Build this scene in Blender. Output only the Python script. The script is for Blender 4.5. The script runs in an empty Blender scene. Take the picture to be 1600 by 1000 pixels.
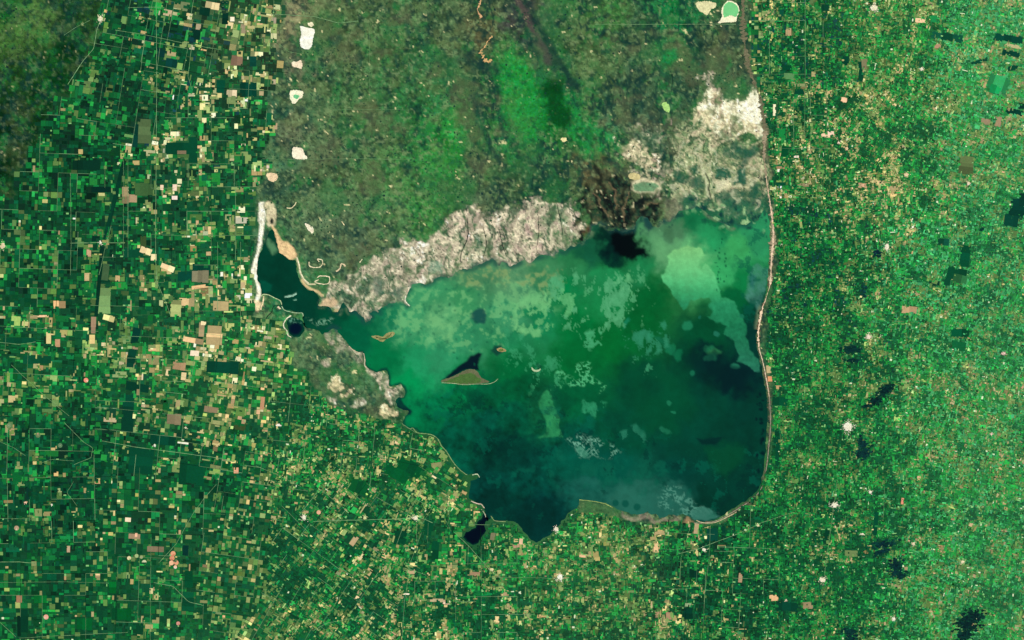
# A salt lake in a patchwork plain, seen straight down from orbit.
# 1 Blender unit = 1 km.  P = kilometres per photograph pixel.
import bpy, bmesh, math, random
import numpy as np

random.seed(7)
RNG = np.random.default_rng(7)
sc = bpy.context.scene
COL = sc.collection
P = 0.11
sc.unit_settings.scale_length = 1000.0

# ------------------------------------------------------------------ camera
cam = bpy.data.cameras.new("camera")
cam_o = bpy.data.objects.new("camera", cam)
COL.objects.link(cam_o)
CAM_H = 700.0
cam_o.location = (0, 0, CAM_H)
cam_o.rotation_euler = (0, 0, 0)
cam.sensor_width = 36.0
cam.lens = 36.0 * CAM_H / (1600 * P)
cam.clip_start = 10.0
cam.clip_end = 5000.0
sc.camera = cam_o

# ------------------------------------------------------------------ sky, sun, exposure
SUN_EL, SUN_AZ = math.radians(52), math.radians(58)      # azimuth from north, clockwise
world = bpy.data.worlds.new("World")
sc.world = world
world.use_nodes = True
wn = world.node_tree
bg = wn.nodes["Background"]
sky = wn.nodes.new("ShaderNodeTexSky")
sky.sky_type = 'NISHITA'
sky.sun_disc = False
sky.sun_elevation = SUN_EL
sky.sun_rotation = SUN_AZ
wn.links.new(sky.outputs[0], bg.inputs[0])
bg.inputs[1].default_value = 0.06
sun = bpy.data.lights.new("sun", 'SUN')
sun.energy = 3.6
sun.angle = math.radians(0.5)
sun.color = (1.0, 0.975, 0.94)
sun_o = bpy.data.objects.new("sun", sun)
COL.objects.link(sun_o)
sun_o.rotation_euler = (math.pi / 2 - SUN_EL, 0, math.pi - SUN_AZ)
sc.view_settings.view_transform = 'Standard'
sc.view_settings.look = 'None'
sc.view_settings.gamma = 1.0
sc.view_settings.use_curve_mapping = False
sc.view_settings.exposure = 0.0
sc.render.filter_size = 1.05

# ------------------------------------------------------------------ helpers
def lin(c):
    c = np.asarray(c, dtype=np.float64) / 255.0
    return np.where(c <= 0.04045, c / 12.92, ((c + 0.055) / 1.055) ** 2.4)

def W(x, y):
    return (np.asarray(x) - 800.0) * P, (500.0 - np.asarray(y)) * P

_tabs = {}
def vnoise(x, y, seed):
    if seed not in _tabs:
        _tabs[seed] = np.random.default_rng(1000 + seed).random((256, 256)).astype(np.float32)
    t = _tabs[seed]
    xf, yf = np.floor(x), np.floor(y)
    fx, fy = (x - xf).astype(np.float32), (y - yf).astype(np.float32)
    xi, yi = xf.astype(np.int64) & 255, yf.astype(np.int64) & 255
    x1, y1 = (xi + 1) & 255, (yi + 1) & 255
    fx = fx * fx * (3 - 2 * fx); fy = fy * fy * (3 - 2 * fy)
    a = t[xi, yi] * (1 - fx) + t[x1, yi] * fx
    b = t[xi, y1] * (1 - fx) + t[x1, y1] * fx
    return a * (1 - fy) + b * fy

def fbm(x, y, scale, seed, octv=4, gain=0.55, sx=1.0, sy=1.0):
    """fractal noise, roughly -1..1"""
    s, amp, tot = 0.0, 1.0, 0.0
    a = 0.5 + seed
    x = np.asarray(x, np.float32) * sx; y = np.asarray(y, np.float32) * sy
    f = 1.0 / scale
    for o in range(octv):
        ca, sa = math.cos(a), math.sin(a)
        if sx != 1.0 or sy != 1.0: ca, sa = 1.0, 0.0
        s = s + amp * (vnoise((x * ca - y * sa) * f + 31.7 * o + 500, (x * sa + y * ca) * f + 17.3 * o + 500, (seed + o) % 64) * 2 - 1)
        tot += amp; amp *= gain; f *= 2.03; a += 1.1
    return s / tot * 1.7

def sstep(a, b, x):
    t = np.clip((x - a) / (b - a), 0, 1)
    return t * t * (3 - 2 * t)

def sdf_poly(x, y, pts):
    """signed distance in pixels, positive inside"""
    p = np.asarray(pts, np.float32); n = len(p)
    d2 = np.full(x.shape, 1e12, np.float32)
    ins = np.zeros(x.shape, bool)
    for i in range(n):
        ax, ay = p[i]; bx, by = p[(i + 1) % n]
        ex, ey = bx - ax, by - ay
        wx, wy = x - ax, y - ay
        t = np.clip((wx * ex + wy * ey) / max(ex * ex + ey * ey, 1e-9), 0, 1)
        qx, qy = wx - t * ex, wy - t * ey
        np.minimum(d2, qx * qx + qy * qy, out=d2)
        if ay != by:
            c = (ay > y) != (by > y)
            ins ^= c & (x < ex * (y - ay) / ey + ax)
    d = np.sqrt(d2)
    return np.where(ins, d, -d)

def dist_line(x, y, pts):
    p = np.asarray(pts, np.float32)
    d2 = np.full(x.shape, 1e12, np.float32)
    for i in range(len(p) - 1):
        ax, ay = p[i]; bx, by = p[i + 1]
        ex, ey = bx - ax, by - ay
        wx, wy = x - ax, y - ay
        t = np.clip((wx * ex + wy * ey) / max(ex * ex + ey * ey, 1e-9), 0, 1)
        qx, qy = wx - t * ex, wy - t * ey
        np.minimum(d2, qx * qx + qy * qy, out=d2)
    return np.sqrt(d2)

def smooth_pts(pts, closed, step=1.5):
    """Catmull-Rom through the points, sampled about every `step` pixels"""
    p = np.asarray(pts, float); n = len(p); out = []
    rng = range(n) if closed else range(n - 1)
    for i in rng:
        g = (lambda k: p[k % n]) if closed else (lambda k: p[min(max(k, 0), n - 1)])
        a, b, c, d = g(i - 1), g(i), g(i + 1), g(i + 2)
        m = max(1, int(np.hypot(*(c - b)) / step))
        for k in range(m):
            t = k / m
            out.append(0.5 * (2 * b + (c - a) * t + (2 * a - 5 * b + 4 * c - d) * t * t + (3 * b - a - 3 * c + d) * t ** 3))
    if not closed: out.append(p[-1])
    return np.array(out)

class Paint:
    """natural surface colours on a set of points"""
    def __init__(s, x, y):
        s.x = x.astype(np.float32); s.y = y.astype(np.float32)
        s.c = np.zeros((x.size, 3), np.float32)
        s.wx = fbm(s.x, s.y, 14, 40, 4); s.wy = fbm(s.x, s.y, 14, 45, 4)
    def idw(s, pts, power=3.0, warp=10.0):
        num = np.zeros_like(s.c); den = np.zeros(s.x.size, np.float32)
        x = s.x + s.wx * warp; y = s.y + s.wy * warp
        for (px, py, col) in pts:
            w = 1.0 / ((x - px) ** 2 + (y - py) ** 2 + 60.0) ** (power / 2)
            num += w[:, None] * lin(col)[None].astype(np.float32); den += w
        return num / den[:, None]
    def sel(s, x0, y0, x1, y1):
        return np.nonzero((s.x >= x0) & (s.x <= x1) & (s.y >= y0) & (s.y <= y1))[0]
    def mix(s, idx, m, col):
        col = np.asarray(col, np.float32)
        if col.ndim == 1: col = col[None]
        m = np.clip(m, 0, 1)[:, None]
        s.c[idx] = s.c[idx] * (1 - m) + col * m
    def polymask(s, pts, soft=1.5, warp=0.0):
        p = np.asarray(pts, float); g = soft + abs(warp) * 1.6 + 1
        i = s.sel(p[:, 0].min() - g, p[:, 1].min() - g, p[:, 0].max() + g, p[:, 1].max() + g)
        d = sdf_poly(s.x[i] + s.wx[i] * warp, s.y[i] + s.wy[i] * warp, pts)
        return i, sstep(-soft, soft, d)
    tex = 0.0
    def poly(s, pts, col, soft=1.5, warp=0.0, amt=1.0):
        i, m = s.polymask(pts, soft, warp)
        c = lin(col)
        if s.tex:
            t = fbm(s.x[i], s.y[i], 5, 57, 3, 0.7)
            c = c[None] * np.clip(1 + s.tex * t, 0.3, 1.6)[:, None]; amt = np.clip(amt * (1 - 0.5 * s.tex * sstep(0.2, 0.9, -t)), 0, 1)
        s.mix(i, m * amt, c)
    def blob(s, cx, cy, rx, ry, col, soft=0.35, warp=0.0, amt=1.0, rot=0.0):
        g = max(rx, ry) * (1 + soft) + abs(warp) * 1.6 + 1
        i = s.sel(cx - g, cy - g, cx + g, cy + g)
        dx, dy = s.x[i] + s.wx[i] * warp - cx, s.y[i] + s.wy[i] * warp - cy
        c, q = math.cos(rot), math.sin(rot)
        r = np.sqrt(((dx * c + dy * q) / rx) ** 2 + ((-dx * q + dy * c) / ry) ** 2)
        s.mix(i, (1 - sstep(1 - soft, 1 + soft, r)) * amt, lin(col))
    def line(s, pts, w, col, soft=0.8, amt=1.0, warp=0.0):
        p = np.asarray(pts, float); g = w + soft + abs(warp) * 1.6 + 1
        i = s.sel(p[:, 0].min() - g, p[:, 1].min() - g, p[:, 0].max() + g, p[:, 1].max() + g)
        d = dist_line(s.x[i] + s.wx[i] * warp, s.y[i] + s.wy[i] * warp, pts)
        s.mix(i, (1 - sstep(w / 2 - soft, w / 2 + soft, d)) * amt, lin(col))

# ------------------------------------------------------------------ materials
def nd(t, kind, **kw):
    n = t.nodes.new(kind)
    for k, v in kw.items(): setattr(n, k, v)
    return n

def make_mat(name, source, rough=0.95, spec=0.08, grain=0.25, scale=6.0, bump=0.3, grain2=0.15, scale2=1.5, hue=0.0):
    """base colour (attribute 'tone', the object colour or a fixed colour) x two noises, with a fine bump"""
    m = bpy.data.materials.new(name); m.use_nodes = True
    t = m.node_tree; b = t.nodes["Principled BSDF"]
    b.inputs["Roughness"].default_value = rough
    b.inputs["Specular IOR Level"].default_value = spec
    geo = nd(t, "ShaderNodeNewGeometry")
    if source == 'tone':
        a = nd(t, "ShaderNodeAttribute"); a.attribute_name = 'tone'; src = a.outputs["Color"]
    elif source == 'object':
        a = nd(t, "ShaderNodeObjectInfo"); src = a.outputs["Color"]
    else:
        a = nd(t, "ShaderNodeRGB"); a.outputs[0].default_value = (*lin(source), 1); src = a.outputs[0]
    def noise(sc_, det, amp):
        n = nd(t, "ShaderNodeTexNoise"); n.inputs["Scale"].default_value = sc_
        n.inputs["Detail"].default_value = det; n.inputs["Roughness"].default_value = 0.65
        t.links.new(geo.outputs["Position"], n.inputs["Vector"])
        r = nd(t, "ShaderNodeMapRange")
        r.inputs[1].default_value = 0.3; r.inputs[2].default_value = 0.7
        r.inputs[3].default_value = 1 - amp; r.inputs[4].default_value = 1 + amp
        t.links.new(n.outputs[0], r.inputs[0])
        return n, r.outputs[0]
    n1, v1 = noise(scale, 3, grain)
    n2, v2 = noise(scale2, 4, grain2)
    mu = nd(t, "ShaderNodeMath", operation='MULTIPLY')
    t.links.new(v1, mu.inputs[0]); t.links.new(v2, mu.inputs[1])
    vm = nd(t, "ShaderNodeVectorMath", operation='SCALE')
    t.links.new(src, vm.inputs[0]); t.links.new(mu.outputs[0], vm.inputs["Scale"])
    out = vm.outputs[0]
    if hue:
        n3 = nd(t, "ShaderNodeTexNoise"); n3.inputs["Scale"].default_value = scale * 0.7
        t.links.new(geo.outputs["Position"], n3.inputs["Vector"])
        h = nd(t, "ShaderNodeHueSaturation")
        r = nd(t, "ShaderNodeMapRange"); r.inputs[1].default_value = 0.3; r.inputs[2].default_value = 0.7
        r.inputs[3].default_value = 0.5 - hue; r.inputs[4].default_value = 0.5 + hue
        t.links.new(n3.outputs[0], r.inputs[0]); t.links.new(r.outputs[0], h.inputs["Hue"])
        t.links.new(out, h.inputs["Color"]); out = h.outputs[0]
    t.links.new(out, b.inputs["Base Color"])
    if bump:
        bp = nd(t, "ShaderNodeBump"); bp.inputs["Strength"].default_value = bump
        bp.inputs["Distance"].default_value = 0.05
        t.links.new(n1.outputs[0], bp.inputs["Height"])
        t.links.new(bp.outputs[0], b.inputs["Normal"])
    return m

M_ground = make_mat("plain_soil_and_scrub", 'tone', grain=0.26, scale=8.0, bump=0.35, hue=0.02)
M_field = make_mat("crop_patchwork", 'tone', grain=0.16, scale=9.0, bump=0.15, grain2=0.10, scale2=2.2, hue=0.012)
M_fieldobj = make_mat("crop_parcel", 'object', grain=0.14, scale=9.0, bump=0.15, grain2=0.10, scale2=2.2, hue=0.012)
M_water = make_mat("lake_water", 'tone', rough=0.45, spec=0.025, grain=0.05, scale=5.0, bump=0.0, grain2=0.06, scale2=0.8)
M_tone = make_mat("bare_and_salt", 'tone', grain=0.22, scale=10.0, bump=0.2, grain2=0.22, scale2=2.5)
M_town = make_mat("town_roofs", 'tone', grain=0.12, scale=14.0, bump=0.0, grain2=0.05)

# ------------------------------------------------------------------ object helpers
def tag(o, label=None, cat=None, group=None, kind=None):
    if label: o["label"] = label
    if cat: o["category"] = cat
    if group: o["group"] = group
    if kind or cat: o["kind"] = kind or "thing"
    return o

def np_mesh(name, verts, quads=None, tris=None, cols=None, smooth=False):
    me = bpy.data.meshes.new(name)
    nq = 0 if quads is None else len(quads); nt = 0 if tris is None else len(tris)
    me.vertices.add(len(verts))
    me.vertices.foreach_set("co", np.asarray(verts, np.float32).ravel())
    me.loops.add(nq * 4 + nt * 3); me.polygons.add(nq + nt)
    li = []; st = []
    if nq: li.append(np.asarray(quads).ravel()); st.append(np.arange(nq) * 4)
    if nt: li.append(np.asarray(tris).ravel()); st.append(nq * 4 + np.arange(nt) * 3)
    me.loops.foreach_set("vertex_index", np.concatenate(li).astype(np.int32))
    me.polygons.foreach_set("loop_start", np.concatenate(st).astype(np.int32))
    me.polygons.foreach_set("use_smooth", np.full(nq + nt, bool(smooth)))
    me.update(calc_edges=True)
    if cols is not None:
        c = np.ones((len(verts), 4), np.float32); c[:, :3] = cols
        a = me.color_attributes.new("tone", 'FLOAT_COLOR', 'POINT')
        a.data.foreach_set("color", c.ravel())
    return me

def add(name, me, mat, parent=None):
    o = bpy.data.objects.new(name, me)
    if mat and not me.materials: me.materials.append(mat)
    COL.objects.link(o)
    if parent: o.parent = parent
    return o

def empty(name, x, y, z=0.0):
    o = bpy.data.objects.new(name, None); COL.objects.link(o)
    wx, wy = W(x, y); o.location = (float(wx), float(wy), z)
    o.empty_display_size = 0.5
    return o

# ------------------------------------------------------------------ water outlines (photo pixels)
LAKE = [(424,357),(428,360),(429,372),(434,382),(437,393),(444,400),(452,406),(462,406),(463,412),(464,422),(467,432),(470,438),
 (474,446),(481,452),(491,455),(499,463),(503,468),(497,475),(500,479),(510,479),(516,481),(521,487),(529,489),(533,478),(537,472),(541,480),(546,487),
 (555,485),(562,490),(567,496),(570,505),(577,501),(581,494),(576,488),(585,486),(594,490),(590,483),(600,478),(610,475),(620,471),(630,472),(637,478),
 (633,466),(640,452),(646,444),(655,443),(665,445),(674,441),(685,434),(691,431),(700,434),(707,432),(715,424),(722,418),(730,420),(738,418),(746,414),(756,412),
 (765,408),(771,404),(775,411),(780,417),(786,410),(791,412),(797,419),(805,414),(813,410),(820,405),(827,413),(836,404),(848,400),(857,398),(866,400),
 (873,391),(882,394),(890,386),(900,383),(912,380),(922,368),(928,355),(938,350),(946,352),(953,361),(964,357),(975,362),(990,360),(994,346),(1003,337),(1012,342),
 (1018,352),(1028,352),(1038,345),(1050,342),(1060,331),(1072,322),(1086,320),(1098,326),(1106,336),(1120,343),(1132,347),(1144,356),(1155,352),(1168,353),(1178,344),(1188,333),(1195,326),
 (1200,335),(1203,360),(1202,400),(1200,440),(1197,455),(1190,474),(1185,495),(1182,530),(1184,550),(1191,580),(1195,600),(1198,615),(1199,650),(1197,690),
 (1195,720),(1192,740),(1189,755),(1182,768),(1170,780),(1155,789),(1140,797),(1127,807),(1115,813),(1100,815),(1085,813),(1076,806),(1066,803),(1056,806),
 (1046,803),(1040,807),(1031,811),(1026,803),(1018,805),(1011,799),(1006,803),(997,804),(985,803),(978,799),(965,795),(955,789),(945,786),(925,783),(905,781),
 (904,790),(893,798),(887,802),(885,808),(878,814),(873,822),(866,829),(860,836),(851,838),(846,844),(838,847),(830,843),(825,838),(816,827),(810,817),
 (800,815),(785,814),(774,814),(768,806),(764,812),(759,808),(756,796),(755,789),(746,787),(738,781),(733,778),(732,770),(735,757),(735,751),(745,749),(749,745),
 (745,741),(735,741),(728,742),(720,735),(713,728),(705,718),(700,708),(692,698),(688,690),(682,684),(675,680),(665,678),(655,676),(650,671),(640,670),
 (633,668),(630,661),(632,650),(638,646),(641,643),(633,641),(625,639),(620,635),(618,627),(622,622),(630,620),(634,612),(632,605),(625,600),(618,602),(612,605),
 (607,600),(608,590),(606,582),(603,577),(597,578),(590,583),(582,580),(575,576),(570,572),(568,560),(566,550),(560,551),(552,547),(546,540),(542,535),
 (535,528),(530,520),(527,515),(520,513),(515,516),(508,521),(503,524),(497,516),(490,514),(480,514),(476,509),(473,500),(474,492),(470,488),(462,488),(450,485),
 (442,483),(437,478),(439,470),(430,466),(420,461),(411,460),(408,463),(407,455),(406,445),(402,432),(401,420),(403,410),(406,398),(409,390),(413,382),(417,372),(420,362)]
POND_W = [(452,495),(447,503),(449,512),(453,521),(460,526),(468,526),(474,520),(476,512),(474,506),(470,501),(460,496)]
POND_S = [(752,811),(756,803),(762,806),(764,813),(760,815),(758,821),(760,830),(752,839),(748,849),(738,852),(729,846),(724,838),(727,831),(735,828),(743,824),(746,815)]

# natural (unploughed) land
NAT_N = [(452,-40),(440,30),(428,70),(437,110),(420,150),(428,195),(416,230),(420,270),(405,300),(399,340),(398,380),(392,420),(394,470),(402,500),(440,500),
 (470,540),(700,560),(1195,560),(1207,430),(1212,360),(1206,290),(1201,240),(1204,200),(1196,160),(1178,115),(1168,70),(1168,-40)]
NAT_NW = [(-40,-40),(172,-40),(166,20),(148,62),(130,100),(112,135),(92,160),(60,190),(48,230),(26,262),(15,300),(-40,330)]
NAT_SW = [(446,528),(470,524),(500,522),(545,535),(610,575),(640,610),(640,668),(600,655),(560,648),(520,630),(492,600),(462,566)]
NAT_BEACH = [(1160,790),(1195,745),(1206,700),(1208,600),(1194,560),(1192,500),(1204,470),(1212,400),(1200,400),(1178,500),(1188,620),(1185,740),(1150,780),(1090,808),(1040,800),(980,795),
 (930,780),(905,778),(905,800),(940,800),(960,806),(985,816),(1020,818),(1050,812),(1072,814),(1100,822),(1130,818)]

# ------------------------------------------------------------------ terrain grid
def axis(lo, hi, step, far):
    a = list(np.arange(lo, hi + step * 0.5, step)); pre = []; post = []
    d = step; v = lo
    while v > lo - far: d *= 1.35; v -= d; pre.append(v)
    d = step; v = a[-1]
    while v < hi + far: d *= 1.35; v += d; post.append(v)
    return np.array(pre[::-1] + a + post)

GX = axis(-24, 1624, 1.85, 6000); GY = axis(-24, 1024, 1.85, 6000)
NX, NY = len(GX), len(GY)
gx, gy = np.meshgrid(GX, GY)
gx = gx.ravel().astype(np.float32); gy = gy.ravel().astype(np.float32)

jx, jy = fbm(gx, gy, 7, 20, 3), fbm(gx, gy, 7, 25, 3)
cx_, cy_ = gx + 1.5 * jx, gy + 1.5 * jy
SD = np.full(gx.size, -1e3, np.float32)               # >0 in water
for pts in (LAKE, POND_W, POND_S):
    q = np.asarray(pts)
    i = np.nonzero((gx > q[:, 0].min() - 40) & (gx < q[:, 0].max() + 40) & (gy > q[:, 1].min() - 40) & (gy < q[:, 1].max() + 40))[0]
    SD[i] = np.maximum(SD[i], sdf_poly(cx_[i], cy_[i], pts))
ragged = sstep(500, 560, gx) * (1 - sstep(1185, 1200, gx)) * (1 - sstep(470, 520, gy)) * (np.abs(SD) < 30)
SD = SD + ragged * (2.2 * fbm(gx, gy, 14, 27, 3) + sstep(985, 1050, gx) * 7.0 * fbm(gx, gy, 20, 29, 4))
def nat_mask(x, y):
    wx, wy = fbm(x, y, 22, 30, 3) * 7, fbm(x, y, 22, 33, 3) * 7
    d = sdf_poly(x + wx, y + wy, NAT_N)
    d = np.maximum(d, sdf_poly(x + wx * 1.6, y + wy * 1.6, NAT_NW))
    d = np.maximum(d, sdf_poly(x + wx, y + wy, NAT_SW))
    return np.maximum(d, sdf_poly(x, y, NAT_BEACH))
ND = nat_mask(gx, gy)
LAND_Z = 0.05
h = np.clip(-SD * 0.004, -0.05, LAND_Z)
rough = sstep(0, 14, ND) * sstep(2, 20, -SD)
h = h + rough * (0.012 * fbm(gx, gy, 30, 11, 3) + 0.008 * fbm(gx, gy, 6, 14, 2))
HZ = h.reshape(NY, NX)

def hz(x, y):
    x = np.asarray(x, float); y = np.asarray(y, float)
    i = np.clip(np.searchsorted(GX, x) - 1, 0, NX - 2); j = np.clip(np.searchsorted(GY, y) - 1, 0, NY - 2)
    fx = np.clip((x - GX[i]) / (GX[i + 1] - GX[i]), 0, 1); fy = np.clip((y - GY[j]) / (GY[j + 1] - GY[j]), 0, 1)
    z = (HZ[j, i] * (1 - fx) + HZ[j, i + 1] * fx) * (1 - fy) + (HZ[j + 1, i] * (1 - fx) + HZ[j + 1, i + 1] * fx) * fy
    return np.maximum(z, 0.0)

# ---- colours of the natural ground
G = Paint(gx, gy); G.tex = 0.38
FARM_BASE = [(60,60,(40,70,35)),(250,80,(8,70,40)),(390,60,(80,105,65)),(350,220,(40,95,55)),(120,250,(8,62,32)),(60,420,(12,72,38)),(300,400,(25,88,50)),(350,500,(50,100,58)),
 (100,580,(20,85,42)),(300,600,(45,98,52)),(120,720,(0,62,36)),(340,740,(8,72,42)),(120,900,(10,75,40)),(340,920,(35,88,48)),(470,720,(40,92,50)),(520,880,(25,82,46)),(680,760,(35,90,48)),
 (720,920,(25,85,46)),(860,880,(55,105,58)),(980,920,(58,92,55)),(1120,900,(10,72,40)),(1240,120,(25,92,52)),(1240,420,(20,80,46)),(1380,100,(55,112,58)),(1400,280,(50,105,58)),
 (1550,80,(60,125,75)),(1500,400,(45,115,68)),(1300,650,(32,100,55)),(1520,650,(55,118,66)),(1300,900,(28,95,54)),(1520,900,(50,115,64))]
NAT_BASE = [(448,30,(146,134,96)),(458,60,(124,112,84)),(460,115,(116,108,82)),(456,190,(112,112,82)),(440,215,(96,106,76)),(432,110,(36,92,60)),(430,165,(60,100,70)),(500,110,(70,104,66)),(495,180,(76,104,66)),(490,60,(88,102,66)),(430,240,(66,104,70)),(420,320,(78,108,72)),(410,270,(105,115,78)),(520,60,(78,100,58)),(560,150,(70,104,60)),(640,80,(58,100,56)),(700,60,(76,94,60)),(600,200,(60,108,60)),
 (660,190,(50,110,56)),(700,150,(45,104,56)),(735,110,(52,78,54)),(755,60,(92,88,58)),(700,250,(52,126,50)),(690,215,(40,130,52)),(620,270,(60,112,56)),(500,280,(84,104,66)),(520,350,(86,102,72)),(620,330,(76,112,66)),
 (655,320,(66,128,60)),(740,250,(72,94,60)),(760,300,(70,86,60)),(580,380,(82,100,72)),(800,115,(34,134,56)),(790,85,(60,118,58)),(822,30,(70,66,62)),(830,60,(52,66,56)),(845,95,(38,82,56)),(862,150,(12,92,40)),(870,180,(4,78,22)),(900,165,(34,112,56)),
 (940,230,(40,118,60)),(820,200,(42,128,60)),(830,280,(52,92,56)),(880,290,(34,76,50)),(900,50,(66,96,56)),(950,30,(66,112,56)),(1000,60,(76,95,62)),(930,110,(84,104,62)),(1000,120,(70,96,66)),
 (1050,80,(52,112,60)),(1050,25,(26,116,62)),(1130,70,(78,92,62)),(1100,120,(58,84,60)),(960,170,(66,96,66)),(1010,190,(66,90,66)),(925,265,(104,92,60)),(1180,190,(92,100,70)),(1198,260,(110,104,76)),
 (480,545,(86,112,76)),(530,580,(70,96,70)),(580,600,(76,104,70)),(600,640,(52,88,58)),(560,640,(58,94,58)),(470,570,(82,104,70)),(398,380,(70,105,70)),(396,440,(80,118,72)),(396,490,(120,140,88)),(430,480,(42,104,70)),(450,495,(60,128,70)),
 (20,60,(86,104,54)),(60,40,(106,116,66)),(110,30,(10,54,28)),(140,15,(48,76,40)),(80,100,(22,66,28)),(40,120,(40,72,30)),(110,80,(2,48,22)),(15,180,(2,38,18)),(50,170,(20,58,24)),(90,130,(4,54,24)),(20,250,(2,44,20)),(170,50,(60,82,44)),(10,20,(30,90,42)),(70,150,(4,50,22)),(30,290,(8,52,24))]
farm = G.idw(FARM_BASE, 3.2, 12)
nat = G.idw(NAT_BASE, 4.0, 16) * np.array([0.92, 1.08, 1.02], np.float32)
nw = (1 - sstep(150, 260, gx + 0.5 * gy))[:, None]
nat = nat * (1 - nw * np.array([0.42, 0.05, 0.30], np.float32))
nm = sstep(-3, 3, ND)[:, None]
speck = fbm(gx, gy, 5.5, 3, 3)
tuft = fbm(gx, gy, 3.2, 8, 2)
broad = fbm(gx, gy, 30, 5, 4)
nat = nat * np.clip(1.0 + 0.24 * speck + 0.20 * tuft + 0.22 * broad, 0.25, 2.0)[:, None]
# faint paddocks in the middle of the plain
pk_ = np.random.default_rng(5).uniform(0.80, 1.22, (64, 64)).astype(np.float32); pg_ = np.random.default_rng(6).uniform(0.7, 1.25, (64, 64)).astype(np.float32)
pi_, pj_ = ((gx + 0.06 * gy) / 23).astype(int) & 63, ((gy - 0.02 * gx) / 31).astype(int) & 63
pad = sstep(540, 580, gx) * (1 - sstep(720, 760, gx)) * (1 - sstep(260, 330, gy)) * 0.9
nat = nat * (1 + pad * (pk_[pi_, pj_] - 1))[:, None]
nat[:, 0] *= 1 + pad * (pg_[pi_, pj_] - 1)
# thickets, olive drifts, green flushes, pale bare spots
def drift(mask, col, amt):
    global nat
    m = np.clip(mask, 0, 1)[:, None] * amt
    nat = nat * (1 - m) + lin(col) * m
calm = (1 - 0.6 * nw[:, 0])
drift(sstep(0.05, 0.7, fbm(gx, gy, 26, 12, 5, 0.68, sx=1.25, sy=0.8)), (24, 66, 52), 0.72)
drift(sstep(0.1, 0.7, fbm(gx, gy, 22, 17, 4)) * calm, (98, 122, 72), 0.5)
light = fbm(gx, gy, 11, 47, 4, 0.65)
nat = nat * np.clip(1 + 0.30 * light, 0.5, 1.6)[:, None]
drift(sstep(0.25, 0.8, fbm(gx, gy, 16, 26, 4)), (34, 124, 56), 0.5)
drift(sstep(0.35, 0.7, fbm(gx, gy, 9, 19, 3)), (10, 50, 46), 0.65)
drift(sstep(0.40, 0.8, fbm(gx, gy, 4.5, 23, 2)) * calm, (128, 152, 100), 0.55)
drift(sstep(0.40, 0.7, fbm(gx, gy, 4.2, 41, 2)), (6, 40, 30), 0.5)
chn = np.abs(fbm(gx, gy, 70, 43, 5, 0.6, sx=1.3, sy=0.7)) + 0.4 * (1 - sstep(600, 760, gx))
drift((1 - sstep(0.03, 0.09, chn)), (16, 54, 46), 0.8)
drift(sstep(0.2, 0.6, fbm(gx, gy, 55, 24, 4)) * sstep(440, 520, gx), (44, 118, 58), 0.42)
drift(sstep(0.3, 0.7, fbm(gx, gy, 48, 38, 4)) * sstep(440, 520, gx), (92, 96, 66), 0.45)
drift(sstep(0.95, 1.12, fbm(gx, gy, 8, 22, 4)) * calm, (232, 222, 158), 0.9)
G.c = (farm * (1 - nm) + nat * nm).astype(np.float32)

def salt(pts, soft=4, warp=6, white=0.0, amt=1.0, sx=1.0, sy=0.6, fray=0.5, green=0.0, tint=(1, 1, 1), swirl=5.0):
    """mottled salt crust and dried mud with vegetated channels; the edge frays into the scrub"""
    i, m = G.polymask(pts, soft * 3.0, warp)
    x, y = G.x[i] + 6 * G.wx[i] + swirl * fbm(G.x[i], G.y[i], 20, 46, 3), G.y[i] + 6 * G.wy[i] + swirl * fbm(G.x[i], G.y[i], 20, 49, 3)
    a = fbm(x, y, 14, 50, 4, sx=sx, sy=sy); b = fbm(x, y, 7, 55, 3, sx=sx, sy=sy); c = fbm(G.x[i], G.y[i], 3.2, 58, 2)
    rdg = 1 - np.abs(fbm(x, y, 13, 53, 4, sx=sx, sy=sy)) * 1.6
    ch = np.abs(fbm(x, y, 26, 60, 3, sx=sx, sy=sy * 0.6))
    col = np.tile(lin((178, 166, 138)), (i.size, 1))
    def lay(mask, cc):
        nonlocal col
        mm = np.clip(mask, 0, 1)[:, None]; col = col * (1 - mm) + lin(cc) * mm
    lay(sstep(0.1, 0.8, a) * 0.8, (190, 164, 146))
    lay(sstep(0.0, 0.8, -a + green) * 0.75, (136, 158, 112))
    lay(sstep(0.15, 0.8, -b - 0.3 * white + 0.4 * green) * 0.8, (98, 130, 88))
    lay(sstep(0.45, 1.0, rdg + 0.35 * white - 0.15 * green) * 0.85, (230, 216, 178))
    lay(sstep(0.55, 1.1, white * 0.9 + b * 0.6 + c * 0.25), (250, 244, 214))
    lay(sstep(0.45, 0.95, -a - 0.7 * white + 0.5 * green) * 0.85, (36, 86, 62))
    lay((1 - sstep(0.05, 0.17, ch)) * (0.9 - 0.4 * white), (56, 92, 62))
    lay((1 - sstep(0.02, 0.06, np.abs(fbm(x, y, 15, 32, 4, sx=sx * 1.2, sy=sy * 0.6)))) * (0.85 - 0.35 * white), (30, 60, 46))
    col = col * np.clip(1.05 + 0.28 * c + 0.22 * fbm(G.x[i], G.y[i], 2.2, 52, 2), 0.3, 1.9)[:, None]
    col = col * np.array(tint)
    big = fbm(G.x[i], G.y[i], 20, 48, 4)
    e = m + fray * (0.45 * b + 0.3 * c + 0.7 * big) * (1 - np.abs(2 * m - 1)) * 1.5
    patch = np.clip(0.94 + 0.45 * big + 0.3 * b + 0.35 * white, 0.15, 1)
    G.mix(i, sstep(0.12, 0.88, e) * amt * patch, col)

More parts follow.
